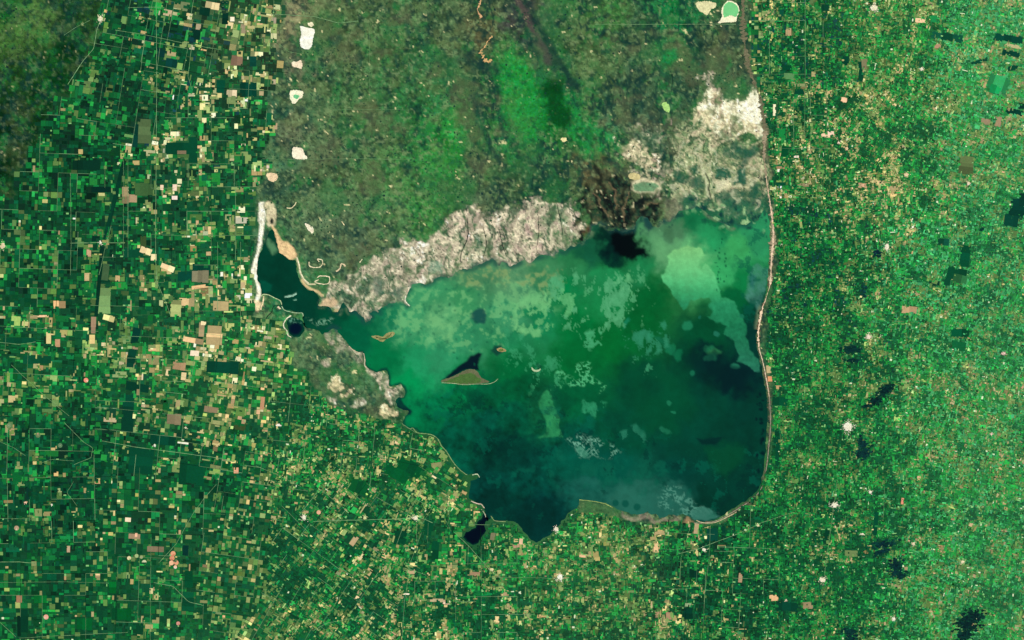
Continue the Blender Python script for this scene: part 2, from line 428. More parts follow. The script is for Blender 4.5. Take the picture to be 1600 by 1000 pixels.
# the long crust along the north shore
salt([(500,470),(505,455),(520,440),(545,435),(560,420),(590,405),(600,395),(628,388),(630,378),(650,376),(668,382),(685,370),(700,348),(712,342),(735,322),(740,305),(745,330),
      (762,340),(780,330),(800,325),(830,312),(860,322),(890,318),(905,330),(910,360),(905,385),(870,408),(830,420),(780,425),(720,430),(690,440),(650,450),(640,482),(600,485),(570,505),(540,490),(510,484)], 4, 7, 0.12, 0.93)
salt([(700,345),(715,340),(735,322),(735,345),(730,380),(722,410),(700,425),(690,400),(688,372)], 3, 4, 0.10, 0.6)
salt([(735,345),(758,355),(760,380),(752,412),(728,414),(725,390)], 2, 3, 0.25, 0.7)
salt([(630,378),(648,374),(668,384),(672,400),(650,415),(630,410),(612,420),(600,412),(625,400)], 3, 5, 0.45, 0.75)
salt([(640,450),(655,432),(690,424),(692,434),(655,446),(640,480),(634,474)], 2, 3, 0.7, 0.8)
G.poly([(580,432),(600,440),(602,455),(590,465),(580,450)], (48,92,74), 4, 5, 0.7)
G.poly([(612,455),(632,446),(628,464),(618,462)], (54,92,76), 4, 5, 0.7)
G.poly([(670,410),(690,412),(686,428),(664,426)], (110,150,120), 4, 5, 0.6)
# north-east pan
salt([(1080,205),(1078,185),(1090,165),(1102,152),(1104,140),(1112,136),(1124,146),(1132,158),(1150,160),(1162,165),(1168,150),(1176,140),(1184,150),(1195,180),(1198,205),(1180,215),(1165,205),(1150,215),(1132,218),(1118,212),(1108,195),(1095,188)], 3, 5, 0.75, 0.96, sx=1, sy=0.5, tint=(1.02, 1.02, 0.88))
salt([(1160,160),(1178,142),(1188,160),(1196,190),(1176,196),(1155,190)], 3, 4, 1.5, 1.0, tint=(1.04, 1.03, 0.92))
salt([(1135,160),(1152,158),(1156,175),(1140,180)], 3, 4, 1.2, 0.95, tint=(1.04, 1.03, 0.90))
salt([(1042,215),(1060,205),(1095,190),(1112,200),(1120,216),(1160,212),(1185,225),(1198,262),(1198,325),(1150,335),(1100,322),(1060,326),(1046,300),(1050,262)], 7, 7, 0.05, 0.85, sx=1, sy=0.55, fray=0.8, green=0.40, tint=(0.98, 1.06, 0.88), swirl=16)
salt([(1000,205),(1040,200),(1060,215),(1055,262),(1048,300),(1030,305),(1020,280),(1036,258),(1030,238),(1004,226)], 8, 9, -0.1, 0.6, sx=1, sy=0.5, fray=1.0, green=0.5, swirl=14)
salt([(962,222),(985,218),(1010,232),(1030,246),(1030,268),(1010,272),(985,258),(965,246)], 4, 6, 0.3, 0.9, swirl=14, fray=0.9, tint=(1.02, 1.03, 0.9))
salt([(980,262),(1000,268),(1004,276),(985,276)], 3, 4, 0.3, 0.8)
salt([(1092,118),(1108,112),(1120,138),(1112,142),(1102,134)], 2, 6, 0.2, 0.6, fray=1.2)
for pl in ([(1118,270),(1138,268),(1142,278),(1120,280)], [(1150,268),(1168,262),(1166,288),(1148,286)], [(1120,258),(1138,264),(1140,267),(1120,266)]):
    G.poly(pl, (40,98,74), 2, 3, 0.85)
G.poly([(1118,283),(1142,280),(1138,292),(1122,300)], (216,208,164), 2.5, 3, 0.85)
G.poly([(1098,258),(1106,262),(1112,290),(1110,310),(1102,300)], (196,204,150), 3, 3, 0.6)
G.line([(1102,270),(1108,285),(1106,295),(1110,312)], 1.6, (40,52,40), 0.7, 0.8)
for (x, y, rx, ry) in ((1090,288,9,10),(1075,312,12,6),(1150,320,22,9),(1180,300,8,14),(1165,240,10,12),(1130,310,14,8),(1150,230,8,8)):
    G.blob(x, y, rx, ry, (30,88,66), 0.5, 5, 0.75)
i, mk = G.polymask([(1055,318),(1085,306),(1110,322),(1140,312),(1170,318),(1198,310),(1204,360),(1120,362),(1050,356)], 12, 9)
nn = fbm(G.x[i], G.y[i], 9, 36, 4)
G.mix(i, mk * 0.85, lin((26, 98, 66)))
G.mix(i, mk * sstep(0.2, 0.7, nn), lin((14, 58, 54)))
G.mix(i, mk * sstep(0.45, 0.8, -nn), lin((150, 190, 128)))
# meadow shades
G.poly([(778,90),(805,82),(826,100),(842,125),(852,150),(850,190),(835,215),(800,200),(785,160),(775,120)], (28,150,56), 9, 9, 0.45)
G.poly([(850,120),(878,128),(886,165),(888,195),(874,202),(862,188),(856,160)], (2,66,24), 5, 6, 0.8)
G.poly([(690,170),(715,165),(712,205),(695,205)], (30,140,52), 4, 4, 0.4)
G.poly([(700,222),(728,224),(725,250),(702,248)], (24,140,46), 5, 5, 0.35)
G.poly([(1040,80),(1056,76),(1060,92),(1030,98)], (8,128,62), 4, 4, 0.7)
G.poly([(1030,10),(1060,4),(1066,30),(1036,40)], (10,120,56), 5, 6, 0.6)
for pts, w_ in (([(735,90),(748,100),(756,108),(770,112),(776,106)], 16), ([(846,70),(862,96),(884,118),(900,140),(905,160)], 9), ([(778,170),(790,210),(812,240),(840,262)], 7), ([(740,150),(752,190),(770,230),(790,270)], 8), ([(985,100),(1000,118),(998,140)], 7)):
    G.line(pts, w_, (26,58,50), 5, 0.6, 8)
i, mk = G.polymask([(774,84),(805,80),(830,100),(850,128),(880,150),(905,150),(925,190),(945,225),(940,248),(905,235),(880,205),(850,200),(835,225),(805,205),(785,165),(772,120)], 12, 10)
nn = fbm(G.x[i], G.y[i], 10, 34, 5, 0.68); n4 = fbm(G.x[i], G.y[i], 4, 44, 2)
G.mix(i, mk * np.clip(0.45 + 0.6 * nn, 0, 0.9), lin((26,136,56)) * np.clip(1 + 0.45 * n4, .35, 1.8)[:, None])
G.mix(i, mk * sstep(0.4, 0.8, -nn) * 0.7, lin((14,78,46)))
G.poly([(850,118),(872,124),(884,150),(890,180),(886,200),(874,204),(862,190),(856,165),(846,140)], (2,64,24), 6, 8, 0.85)
G.poly([(838,128),(850,132),(852,150),(842,150)], (4,84,34), 4, 5, 0.6)
# the old river course and its sandy bed
G.line([(806,-5),(814,12),(824,28),(832,48),(845,70),(858,95)], 11, (78,72,66), 4, 0.65, 3)
G.line([(818,-5),(832,16),(842,36),(852,56),(864,80),(882,108),(900,140)], 13, (20,50,46), 5, 0.72, 6)
G.line([(795,10),(812,34),(826,62),(842,92)], 9, (24,54,48), 4, 0.6, 6)
G.line([(806,-5),(814,12),(824,30),(833,50)], 6, (80,70,66), 2, 0.6, 2)
# scorched mud around the inlet
i, mk = G.polymask([(912,330),(918,300),(932,282),(944,268),(956,272),(972,290),(1000,306),(1020,318),(1036,322),(1030,345),(1000,366),(930,366),(916,376),(908,352)], 20, 20)
nn = fbm(G.x[i], G.y[i], 9, 37, 4); n4 = fbm(G.x[i], G.y[i], 6, 39, 3)
e = sstep(0.25, 0.75, mk + 0.30 * nn + 0.2 * n4)
G.mix(i, e * 0.75, lin((42, 56, 40)))
G.mix(i, e * sstep(-0.25, 0.45, nn), lin((16, 26, 24)))
G.mix(i, e * (1 - sstep(0.05, 0.14, np.abs(fbm(G.x[i], G.y[i], 20, 31, 4)))) * 0.8, lin((12, 20, 20)))
G.mix(i, e * sstep(0.3, 0.75, -nn) * 0.8, lin((92, 92, 62)))
G.mix(i, e * sstep(0.35, 0.7, n4) * 0.7, lin((30, 66, 46)))
G.mix(i, e * sstep(0.7, 0.95, -n4) * 0.9, lin((222, 212, 160)))
G.poly([(918,292),(926,264),(944,254),(958,268),(946,292),(930,310)], (100,98,62), 10, 12, 0.35)
G.poly([(912,350),(925,352),(928,366),(918,372),(911,362)], (96,66,46), 4, 6, 0.6)
for pts, w_ in (([(960,362),(956,332),(946,305),(936,278),(930,258)], 6), ([(975,362),(985,336),(1000,318),(1020,306),(1040,294)], 5), ([(930,360),(920,336),(914,310),(916,288)], 5), ([(966,352),(968,322),(976,300),(972,276)], 5), ([(996,346),(1012,328),(1034,320)], 6), ([(945,350),(938,326),(928,306)], 4)):
    G.line(pts, w_, (14,20,20), 2.5, 0.8, 6)
for pts in ([(925,300),(940,318),(948,340)], [(985,300),(975,320),(978,345)], [(1000,328),(1015,318),(1030,318)], [(950,285),(962,300),(965,325)]):
    G.line(pts, 2.6, (120,104,74), 1.2, 0.75, 4)
for (x, y, rx_, ry_) in ((1128,272,11,6),(1155,277,9,12),(1162,255,10,8),(1150,304,22,7),(1080,285,11,9),(1168,236,13,10),(1086,262,8,7),(1140,240,9,6),(1062,280,7,12),(1185,300,7,12)):
    G.blob(x, y, rx_, ry_, (28,86,62), 0.5, 9, 0.75)
for pts, w_ in (([(1100,252),(1099,270),(1102,290),(1106,312)], 4), ([(1110,258),(1113,280),(1116,305)], 4), ([(1118,263),(1130,260),(1140,263),(1144,272),(1149,282)], 2.6), ([(1119,296),(1128,286),(1142,281),(1148,284)], 4.5), ([(1148,290),(1158,292),(1168,290),(1172,284)], 2.6),
    ([(1164,272),(1170,264),(1180,263),(1187,270)], 3), ([(1187,276),(1182,286),(1172,293)], 3), ([(1144,300),(1152,310),(1158,316)], 3), ([(1184,312),(1188,318),(1180,330)], 4), ([(1046,300),(1052,290),(1062,296),(1068,310)], 4), ([(1076,300),(1084,304),(1088,314)], 4), ([(1060,232),(1056,250),(1064,262)], 3), ([(1092,222),(1090,240),(1098,252)], 5), ([(1110,225),(1114,245),(1120,256)], 3), ([(1062,330),(1078,336),(1096,340)], 2), ([(1112,324),(1120,327),(1130,325)], 2)):
    G.line(pts, w_ * 0.7, (212,212,168), 1.6, 0.62, 7)
G.line([(1103,272),(1109,284),(1107,294),(1111,312)], 1.8, (30,48,38), 0.8, 0.9, 1)
G.poly([(1040,310),(1062,306),(1068,330),(1060,350),(1042,345)], (128,124,96), 6, 5, 0.6)
G.poly([(985,283),(1000,278),(1030,282),(1036,292),(1020,300),(1000,302),(986,296)], (214,204,160), 2.5, 3, 0.9)
G.poly([(988,288),(1002,284),(1024,286),(1032,291),(1020,299),(1000,300),(990,296)], (96,142,98), 1.5, 1.5, 0.95)
# north-west strand: bleached shore
G.poly([(406,318),(412,316),(414,336),(411,360),(409,380),(404,398),(401,412),(402,430),(406,450),(407,462),(404,470),(403,480),(400,482),(398,474),(400,462),(401,450),(397,436),(393,424),(395,412),(399,398),(404,375),(405,352),(403,345),(405,330)], (255,248,216), 1.4, 1.6)
G.poly([(414,316),(426,317),(431,330),(430,350),(420,356),(416,348)], (228,212,166), 2, 3, 0.8)
G.blob(424,345,3,5,(20,34,28),0.4,1)
G.poly([(424,350),(431,356),(436,366),(440,376),(450,378),(458,388),(464,398),(464,404),(452,407),(443,402),(434,396),(433,384),(429,366)], (232,196,140), 1.6, 1.6, 0.95)
G.poly([(412,478),(404,470),(398,468),(396,474),(400,486),(404,486),(410,472)], (240,214,160), 1.5, 1, 0.9)
G.line([(464,404),(467,414),(469,426),(474,436),(482,444),(492,444)], 2.2, (244,226,176), 0.8, 0.9)
G.line([(472,438),(477,446),(486,452),(497,456),(503,462)], 4, (226,196,140), 1.2, 0.9)
G.poly([(497,476),(506,468),(522,466),(528,472),(522,478),(512,481)], (214,184,140), 2, 3, 0.9)
G.blob(526,486,5,3,(196,176,124),0.5,2,0.9)
salt([(500,460),(520,452),(560,440),(600,470),(596,486),(566,490),(536,488),(524,470)], 4, 5, -0.05, 0.7)
# south-west headland
salt([(500,520),(530,520),(545,538),(570,552),(572,574),(556,568),(540,550),(515,545)], 3, 4, 0.0, 0.6)
salt([(568,560),(585,580),(604,578),(606,592),(612,606),(626,602),(634,610),(630,620),(616,630),(604,620),(592,600),(578,586)], 2.5, 3, 0.12, 0.85)
salt([(594,642),(606,632),(616,632),(620,642),(614,652),(600,652)], 1.5, 8, 0.45, 0.85, fray=1.2, tint=(1.05,1.0,0.82))
salt([(514,598),(522,590),(530,592),(531,608),(522,612)], 1.5, 8, 0.45, 0.85, fray=1.2, tint=(1.05,1.0,0.82))
salt([(538,612),(548,606),(558,607),(550,618),(540,622)], 1.5, 8, 0.45, 0.85, fray=1.2, tint=(1.05,1.0,0.82))
salt([(512,622),(528,622),(524,630),(514,628)], 2, 2, 0.5, 0.8)
salt([(505,564),(514,560),(514,572),(506,572)], 2, 2, 0.4, 0.8)
salt([(545,634),(562,622),(572,628),(552,638)], 2, 3, 0.2, 0.7)
# beaches and mud of the south and east shore
G.poly([(975,800),(985,806),(1000,804),(1018,806),(1030,814),(1040,810),(1060,807),(1062,812),(1036,818),(1024,820),(1008,808),(990,814),(975,808)], (176,154,130), 2.5, 6, 0.5)
G.poly([(1072,806),(1084,815),(1080,822),(1064,832),(1052,838),(1050,834),(1062,822)], (148,120,84), 2.5, 3, 0.8)
G.poly([(1045,840),(1056,840),(1054,856),(1046,850)], (20,52,50), 3, 3, 0.7)
G.poly([(1150,796),(1176,780),(1190,768),(1196,762),(1190,780),(1174,796),(1150,804),(1130,812)], (88,86,66), 2.5, 2, 0.85)
G.poly([(905,782),(945,788),(958,796),(958,806),(930,806),(908,800)], (64,108,60), 2, 3, 0.6)
# damp dark fringe at the water's edge of the northern flats
fr = sstep(-7, 0.5, SD) * sstep(-0.6, 0.5, fbm(gx, gy, 16, 28, 3)) * ((gy < 520) & (gx > 500) & (gx < 1170))
G.c = G.c * (1 - 0.8 * fr[:, None]) + lin((44, 84, 72)).astype(np.float32) * 0.8 * fr[:, None]

def grid_quads(nx, ny):
    a = np.arange((ny - 1) * nx).reshape(ny - 1, nx)[:, :-1].ravel()
    return np.stack([a, a + nx, a + nx + 1, a + 1], 1)

wx, wy = W(gx, gy)
me = np_mesh("plain", np.stack([wx, wy, h], 1), quads=grid_quads(NX, NY), cols=np.clip(G.c, 0.0005, 0.95), smooth=True)
plain = tag(add("plain", me, M_ground), "wide green plain of fields and scrub around the lake", kind="structure")

# ------------------------------------------------------------------ lake water
LX = np.arange(388, 1214, 1.5); LY = np.arange(310, 860, 1.5)
lx, ly = np.meshgrid(LX, LY); lx = lx.ravel(); ly = ly.ravel()
L = Paint(lx, ly)
L.c = L.idw([(430,420,(0,58,44)),(470,480,(0,58,44)),(520,500,(0,72,50)),(560,525,(0,92,62)),(600,560,(0,112,64)),(610,500,(20,118,76)),(640,500,(66,158,92)),(680,462,(60,150,86)),(690,500,(92,168,98)),
 (730,525,(50,146,86)),(720,470,(58,148,82)),(640,590,(0,142,70)),(650,570,(30,150,84)),(690,560,(44,146,86)),(640,640,(0,114,66)),(680,640,(0,104,64)),(700,690,(0,82,62)),(760,620,(0,84,54)),(760,660,(0,72,56)),(780,700,(0,56,46)),
 (760,760,(0,56,50)),(850,800,(0,46,46)),(830,740,(0,68,58)),(800,650,(0,78,56)),(900,620,(0,84,50)),(900,560,(0,96,46)),(900,510,(0,108,52)),(880,450,(0,122,62)),(840,500,(14,128,72)),(800,530,(30,130,76)),(800,500,(60,148,88)),(820,460,(72,142,88)),
 (950,430,(28,132,70)),(950,470,(20,124,64)),(950,530,(0,98,44)),(1000,600,(0,66,46)),(1000,500,(0,94,44)),(1000,420,(24,118,66)),(1020,460,(0,92,44)),(1080,405,(108,192,108)),(1150,390,(58,168,84)),(1130,420,(52,164,84)),(1110,370,(36,148,78)),(1180,370,(40,140,80)),
 (1160,440,(10,118,62)),(1150,470,(0,88,50)),(1180,480,(0,62,48)),(1175,520,(0,52,46)),(1100,520,(0,72,44)),(1100,565,(0,42,40)),(1150,590,(0,34,38)),(1050,650,(0,68,48)),(1120,640,(0,62,48)),(1160,690,(0,58,46)),(1150,770,(0,54,44)),(1110,790,(0,52,42)),(1170,640,(0,56,46)),(1080,700,(0,64,50)),
 (1060,740,(0,62,54)),(960,740,(0,80,68)),(900,700,(0,76,62)),(920,775,(14,84,74)),(980,785,(34,98,84)),(1040,785,(34,94,82)),(800,570,(0,98,52)),(800,605,(0,84,50)),(740,425,(72,132,82)),(800,435,(88,148,90)),(850,430,(60,130,78)),(900,420,(40,122,70)),
 (1050,360,(70,120,80)),(1040,385,(92,158,92)),(960,400,(0,40,36)),(920,400,(16,86,60)),(1080,345,(16,110,66)),(1120,350,(14,110,66)),(850,640,(10,92,60)),(980,680,(0,70,52)),(720,600,(0,118,66))], 4.2, 9)
L.c *= np.array([0.92, 0.98, 0.86], np.float32)
L.c[:, 2] *= 1 + 0.30 * sstep(0.10, 0.30, L.c[:, 1]); L.c[:, 1] *= 1 - 0.06 * sstep(0.10, 0.30, L.c[:, 1])
n1, n2, n3 = fbm(lx, ly, 26, 2, 4), fbm(lx, ly, 8, 6, 4), fbm(lx, ly, 4, 9, 3)
sw = (sstep(620, 680, lx) * (1 - sstep(860, 960, lx)) * sstep(560, 640, ly))
L.c *= np.clip(1 + 0.14 * n1 + 0.08 * n2 + sw * (0.22 * n1 + 0.18 * n2 + 0.1 * n3), 0.5, 1.7)[:, None]
# milky shoals in the north-west bay
i, mk = L.polymask([(640,450),(700,436),(780,425),(850,425),(868,470),(850,510),(790,530),(740,545),(690,545),(640,540),(600,500)], 16, 12)
L.mix(i, mk * sstep(0.0, 0.5, n2[i] + 0.4 * n1[i]) * 0.45, lin((120,186,116)))
L.mix(i, mk * sstep(0.45, 0.9, -n2[i]) * 0.55, lin((30,110,74)))
i, mk = L.polymask([(715,424),(760,414),(870,420),(880,440),(840,452),(780,440),(730,450)], 6, 9)
L.mix(i, mk * sstep(-0.2, 0.6, n2[i]) * 0.6, lin((132,150,92)))
# bloom with a crisp edge, paler to the north
BLOOM = [(1067,386),(1080,384),(1095,387),(1101,397),(1096,408),(1091,418),(1097,422),(1104,414),(1112,420),(1118,430),(1120,445),(1125,455),(1128,465),(1136,468),(1149,473),(1152,483),(1158,495),(1165,505),(1166,515),
 (1163,527),(1170,540),(1178,550),(1187,565),(1189,580),(1178,580),(1168,571),(1155,562),(1157,552),(1150,545),(1145,533),(1131,520),(1135,510),(1125,503),(1117,504),(1107,494),(1112,487),(1108,477),(1112,470),(1108,466),(1090,465),
 (1080,469),(1075,478),(1069,485),(1063,478),(1058,468),(1050,455),(1044,446),(1034,441),(1032,430),(1040,420),(1045,412),(1043,400),(1054,391)]
i, mk = L.polymask(BLOOM, 1.5, 3.2)
t = L.y[i]
col = np.stack([np.interp(t, [385,410,440,460,480,520,580], lin([118,104,84,58,36,28,34])),] , 1)
stops = [(385,(126,196,118)),(410,(110,194,120)),(440,(80,180,112)),(458,(54,156,96)),(475,(38,136,88)),(510,(28,122,78)),(580,(38,116,86))]
ys = [s[0] for s in stops]; cs = np.array([lin(s[1]) for s in stops])
col = np.stack([np.interp(t, ys, cs[:, k]) for k in range(3)], 1)
L.mix(i, mk * np.clip(0.86 + 0.14 * n2[i] + 0.1 * n3[i], 0.4, 1), col * np.clip(1 + 0.10 * n1[i] + 0.08 * n3[i], .7, 1.3)[:, None])
for (x, y, rx, ry, c, w) in ((1075,508,7,8.5,(28,122,80),1.5),(1093,495,3,3,(18,96,70),1),(1120,520,5,4,(30,112,84),1.2),(1107,546,9,5,(32,124,78),1.5),(1114,551,10,5,(46,130,76),1.5),(1109,558,10,5,(30,116,80),1.5),
     (1149,572,7,6,(34,118,86),1.2),(1082,584,4.5,4.5,(24,110,78),0.8),(1159,494,3.5,3.5,(26,110,78),0.8),(1062,555,7,9,(14,106,68),2),(1050,542,7,10,(18,110,68),3),(1020,527,8,6,(34,128,84),3),(980,506,4,10,(20,120,80),2),
     (1037,671,9,6,(28,110,78),3),(1045,629,3,4,(34,128,90),1.5),(1052,644,5,2,(34,128,90),1.2)):
    L.blob(x, y, rx, ry, c, 0.3, w * 2.2, 0.85, 0.5 if rx < ry else 0.0)
L.line([(1030,530),(1045,540),(1058,556)], 9, (16,104,68), 3, 0.7, 3)
# grey silt against the east bank
i, mk = L.polymask([(1167,440),(1176,418),(1186,414),(1200,420),(1198,455),(1190,472),(1184,486),(1178,476),(1164,466)], 2.5, 3)
L.mix(i, mk * (0.55 + 0.3 * n2[i]), lin((70,132,112)))
L.poly([(1172,424),(1182,432),(1180,450),(1172,446)], (4,80,84), 3, 3, 0.5)
# pale tongue and the lacework of drifting algae
i, mk = L.polymask([(856,610),(861,618),(863,632),(869,642),(875,652),(875,670),(879,683),(842,683),(852,677),(854,662),(846,642),(841,628),(850,615)], 1.5, 2.0)
L.mix(i, mk * np.clip(0.72 + 0.3 * n2[i] + 0.2 * n3[i], 0.2, 0.95), lin((44,140,82)))
def lace(pts, col, thr=0.10, scale=9, seed=70, amt=0.9, soft=14, warp=8, patch=0.35, ridge=False):
    """ragged connected drifts of algae, denser in the middle"""
    i, mk = L.polymask(pts, soft, warp)
    if ridge:
        r = np.abs(fbm(L.x[i], L.y[i], scale, seed % 60, 3))
        g = sstep(patch - 0.15, patch + 0.25, fbm(L.x[i], L.y[i], 24, (seed + 4) % 60, 3) + 0.35)
        k = g * (1 - sstep(thr * 0.6, thr * 1.5, r))
    else:
        r = fbm(L.x[i] + 2 * L.wx[i], L.y[i], scale * 2.2, seed % 60, 5, 0.72, sx=1.25, sy=0.8) + 0.9 * (thr - 0.15) + 0.5 * (mk - 1) - 0.35 * patch
        k = sstep(0.10, 0.15, r) * (0.62 + 0.38 * sstep(0.1, 0.8, r))
    L.mix(i, mk * k * amt, lin(col))
lace([(850,425),(1000,420),(1020,470),(1000,510),(930,520),(880,520),(845,490)], (84,168,112), 0.32, 12, 70, 0.9)
lace([(860,450),(900,440),(910,480),(880,500),(850,490)], (96,180,112), 0.22, 12, 74, 0.9, 6, 6, 0.1)
lace([(800,470),(850,450),(870,480),(862,520),(830,528),(800,520)], (110,186,116), 0.3, 14, 72, 0.9, 5, 7, 0.05)
lace([(960,430),(985,425),(1000,450),(985,480),(962,470)], (96,178,116), 0.24, 12, 76, 0.85, 6, 6, 0.1)
lace([(905,440),(922,430),(930,455),(915,470)], (80,168,106), 0.24, 10, 78, 0.85, 5, 5, 0.0)
lace([(780,500),(850,510),(880,560),(885,600),(850,625),(790,570)], (52,148,96), 0.16, 8, 80, 0.8)
lace([(868,580),(920,565),(928,590),(945,605),(940,615),(920,605),(870,605)], (76,172,112), 0.24, 6, 82, 0.95, 3, 3, -0.2, True)
lace([(905,520),(940,515),(940,540),(912,548)], (70,168,110), 0.16, 7, 84, 0.9, 4, 4, 0.0)
lace([(975,525),(1040,500),(1050,540),(1000,560),(980,560)], (46,136,96), 0.30, 8, 86, 0.8, 6, 6, 0.1)
lace([(985,550),(1030,570),(1020,590),(1000,585)], (64,160,110), 0.12, 6, 87, 0.8, 5, 4, 0.1)
lace([(905,625),(945,628),(940,652),(910,648)], (46,146,98), 0.22, 7, 88, 0.8, 4, 4, 0.1)
lace([(885,685),(910,678),(950,690),(970,708),(945,718),(905,712)], (110,170,140), 0.22, 5, 90, 0.85, 4, 3, -0.2, True)
L.poly([(897,700),(906,697),(918,708),(915,716),(905,710)], (66,136,106), 2, 2, 0.7)
lace([(965,672),(1000,660),(1012,690),(970,700)], (44,130,98), 0.26, 6, 92, 0.7, 5, 4, 0.0)
# murky southern shallows
i, mk = L.polymask([(820,752),(900,748),(1062,752),(1076,764),(1084,782),(1096,790),(1112,795),(1124,808),(1100,818),(1040,812),(960,796),(905,783),(880,780)], 3, 4)
L.mix(i, mk * (0.35 + 0.25 * n2[i]) * sstep(840, 960, L.x[i]), lin((34,102,84)))
lace([(1035,755),(1075,768),(1085,785),(1120,800),(1080,812),(1030,790)], (84,146,122), 0.25, 6, 94, 0.8, 5, 4, -0.2, True)
L.poly([(1092,792),(1108,793),(1124,806),(1104,814),(1082,812),(1080,800)], (54,116,96), 1.5, 2, 0.85)
L.poly([(850,690),(880,688),(900,715),(1040,720),(1060,750),(980,752),(860,752),(840,720)], (0,84,62), 10, 14, 0.4)
lace([(840,700),(900,720),(1050,715),(1050,750),(860,755),(800,740)], (10,94,70), 0.3, 14, 95, 0.6, 10, 12, 0.1)
# mottled deep water, ragged-edged
i, mk = L.polymask([(655,600),(800,600),(900,640),(1060,690),(1190,690),(1190,770),(1120,805),(1060,750),(900,760),(860,835),(770,810),(700,700)], 20, 20)
v1 = fbm(L.x[i], L.y[i], 30, 13, 6, 0.70); v2 = fbm(L.x[i], L.y[i], 22, 18, 6, 0.70)
L.mix(i, mk * sstep(0.28, 0.40, v1) * 0.55, lin((0,44,38)))
L.mix(i, mk * sstep(0.30, 0.42, v2) * 0.40, lin((4,96,72)))
i, mk = L.polymask([(880,520),(1060,510),(1120,600),(1100,680),(900,680),(880,610)], 25, 20)
L.mix(i, mk * sstep(-0.2, 0.8, fbm(L.x[i], L.y[i], 60, 16, 3)) * 0.35, lin((0,84,46)))
i, mk = L.polymask([(1140,345),(1200,345),(1200,470),(1165,520),(1150,440)], 10, 8)
L.mix(i, mk * sstep(0.25, 0.42, fbm(L.x[i], L.y[i], 14, 21, 5, 0.7)) * 0.6, lin((4,84,62)))
# dark water
for pl, c, so, wa, am in (([(688,595),(700,586),(715,574),(727,566),(736,556),(747,551),(753,552),(749,560),(746,569),(748,579),(735,577),(720,582),(705,590)], (3,14,32), 2.0, 1.8, 0.97),
    ([(737,490),(744,484),(756,482),(760,492),(756,502),(744,507),(737,500)], (16,66,66), 3, 3, 0.85),
    ([(768,548),(772,540),(784,538),(788,548),(776,556)], (8,44,44), 2.5, 2, 0.8),
    ([(930,352),(946,350),(952,360),(992,358),(994,370),(1008,386),(1010,396),(1000,406),(985,402),(950,398),(938,380),(928,368)], (0,26,26), 6, 9, 0.8),
    ([(950,364),(990,360),(996,378),(1006,388),(1006,398),(990,404),(972,400),(955,392)], (0,8,11), 5, 8, 0.97),
    ([(1006,336),(1018,338),(1024,354),(1014,362),(1006,352)], (14,46,56), 3, 3, 0.8),
    ([(1030,338),(1040,338),(1040,350),(1030,350)], (16,54,56), 3, 2, 0.7),
    ([(1086,532),(1100,530),(1106,545),(1128,556),(1146,560),(1166,590),(1163,622),(1148,618),(1130,600),(1105,580),(1096,555)], (0,32,34), 9, 9, 0.7),
    ([(770,690),(850,680),(852,720),(790,735)], (0,44,38), 10, 12, 0.5), ([(750,770),(880,785),(870,830),(830,840),(770,812)], (0,46,38), 10, 9, 0.5),
    ([(860,600),(900,626),(890,640),(866,634)], (0,62,40), 5, 6, 0.5), ([(1085,683),(1130,684),(1128,692),(1098,694)], (0,34,36), 2, 3, 0.7),
    ([(836,572),(842,566),(848,574),(842,580)], (6,40,36), 2, 2, 0.5)):
    L.poly(pl, c, so, wa, am)
L.poly([(1105,700),(1150,690),(1165,700),(1160,725),(1130,748),(1115,735)], (4,78,44), 9, 8, 0.55)
for k in range(34):
    L.blob(1193 - abs(RNG.normal(0, 5)), RNG.uniform(590, 775), RNG.uniform(1, 3), RNG.uniform(1.2, 4), (0,22,30), 0.4, 1.5, 0.7)
for k in range(60):
    L.blob(RNG.uniform(570, 800), RNG.uniform(470, 640), RNG.uniform(0.8, 2.4), RNG.uniform(0.8, 2.2), (10,86,58), 0.5, 1.5, 0.6)
for k in range(26):
    L.blob(RNG.normal(1128, 6), RNG.uniform(355, 460), RNG.uniform(0.8, 2.0), RNG.uniform(1, 2.4), (6,92,54), 0.4, 1.5, 0.8)
for (x, y, r) in ((962,786,5),(977,787,5.5),(995,792,5.5)):
    L.blob(x, y, r, r, (4,78,62), 0.2, 0.5, 0.85)
# fringe where the water meets the flats; soft silt by the south-west headland
i = L.sel(495, 310, 1190, 515)
ds = sdf_poly(L.x[i] + 1.5 * L.wx[i], L.y[i] + 1.5 * L.wy[i], LAKE)
L.mix(i, (1 - sstep(1, 9, ds)) * sstep(-0.5, 0.5, n1[i]) * 0.75, lin((22,66,62)))
L.mix(i, (1 - sstep(0.5, 7, ds)) * sstep(0.0, 0.6, -n1[i] + 0.3 * n2[i]) * 0.75, lin((110,132,96)))
i = L.sel(1000, 318, 1198, 372)
nn = fbm(L.x[i], L.y[i], 10, 36, 4); ds = sdf_poly(L.x[i], L.y[i], LAKE)
L.mix(i, (1 - sstep(6, 22, ds)) * sstep(0.2, 0.7, nn) * 0.7, lin((14,62,54)))
L.mix(i, (1 - sstep(4, 16, ds)) * sstep(0.5, 0.9, -nn) * 0.7, lin((120,176,118)))
i = L.sel(560, 540, 660, 690)
ds = sdf_poly(L.x[i], L.y[i], LAKE)
L.mix(i, (1 - sstep(0.5, 5, ds)) * 0.8, lin((6,52,46)))
L.poly([(618,636),(624,622),(632,630),(642,640),(640,648),(628,645)], (4,34,42), 2, 2, 0.85)
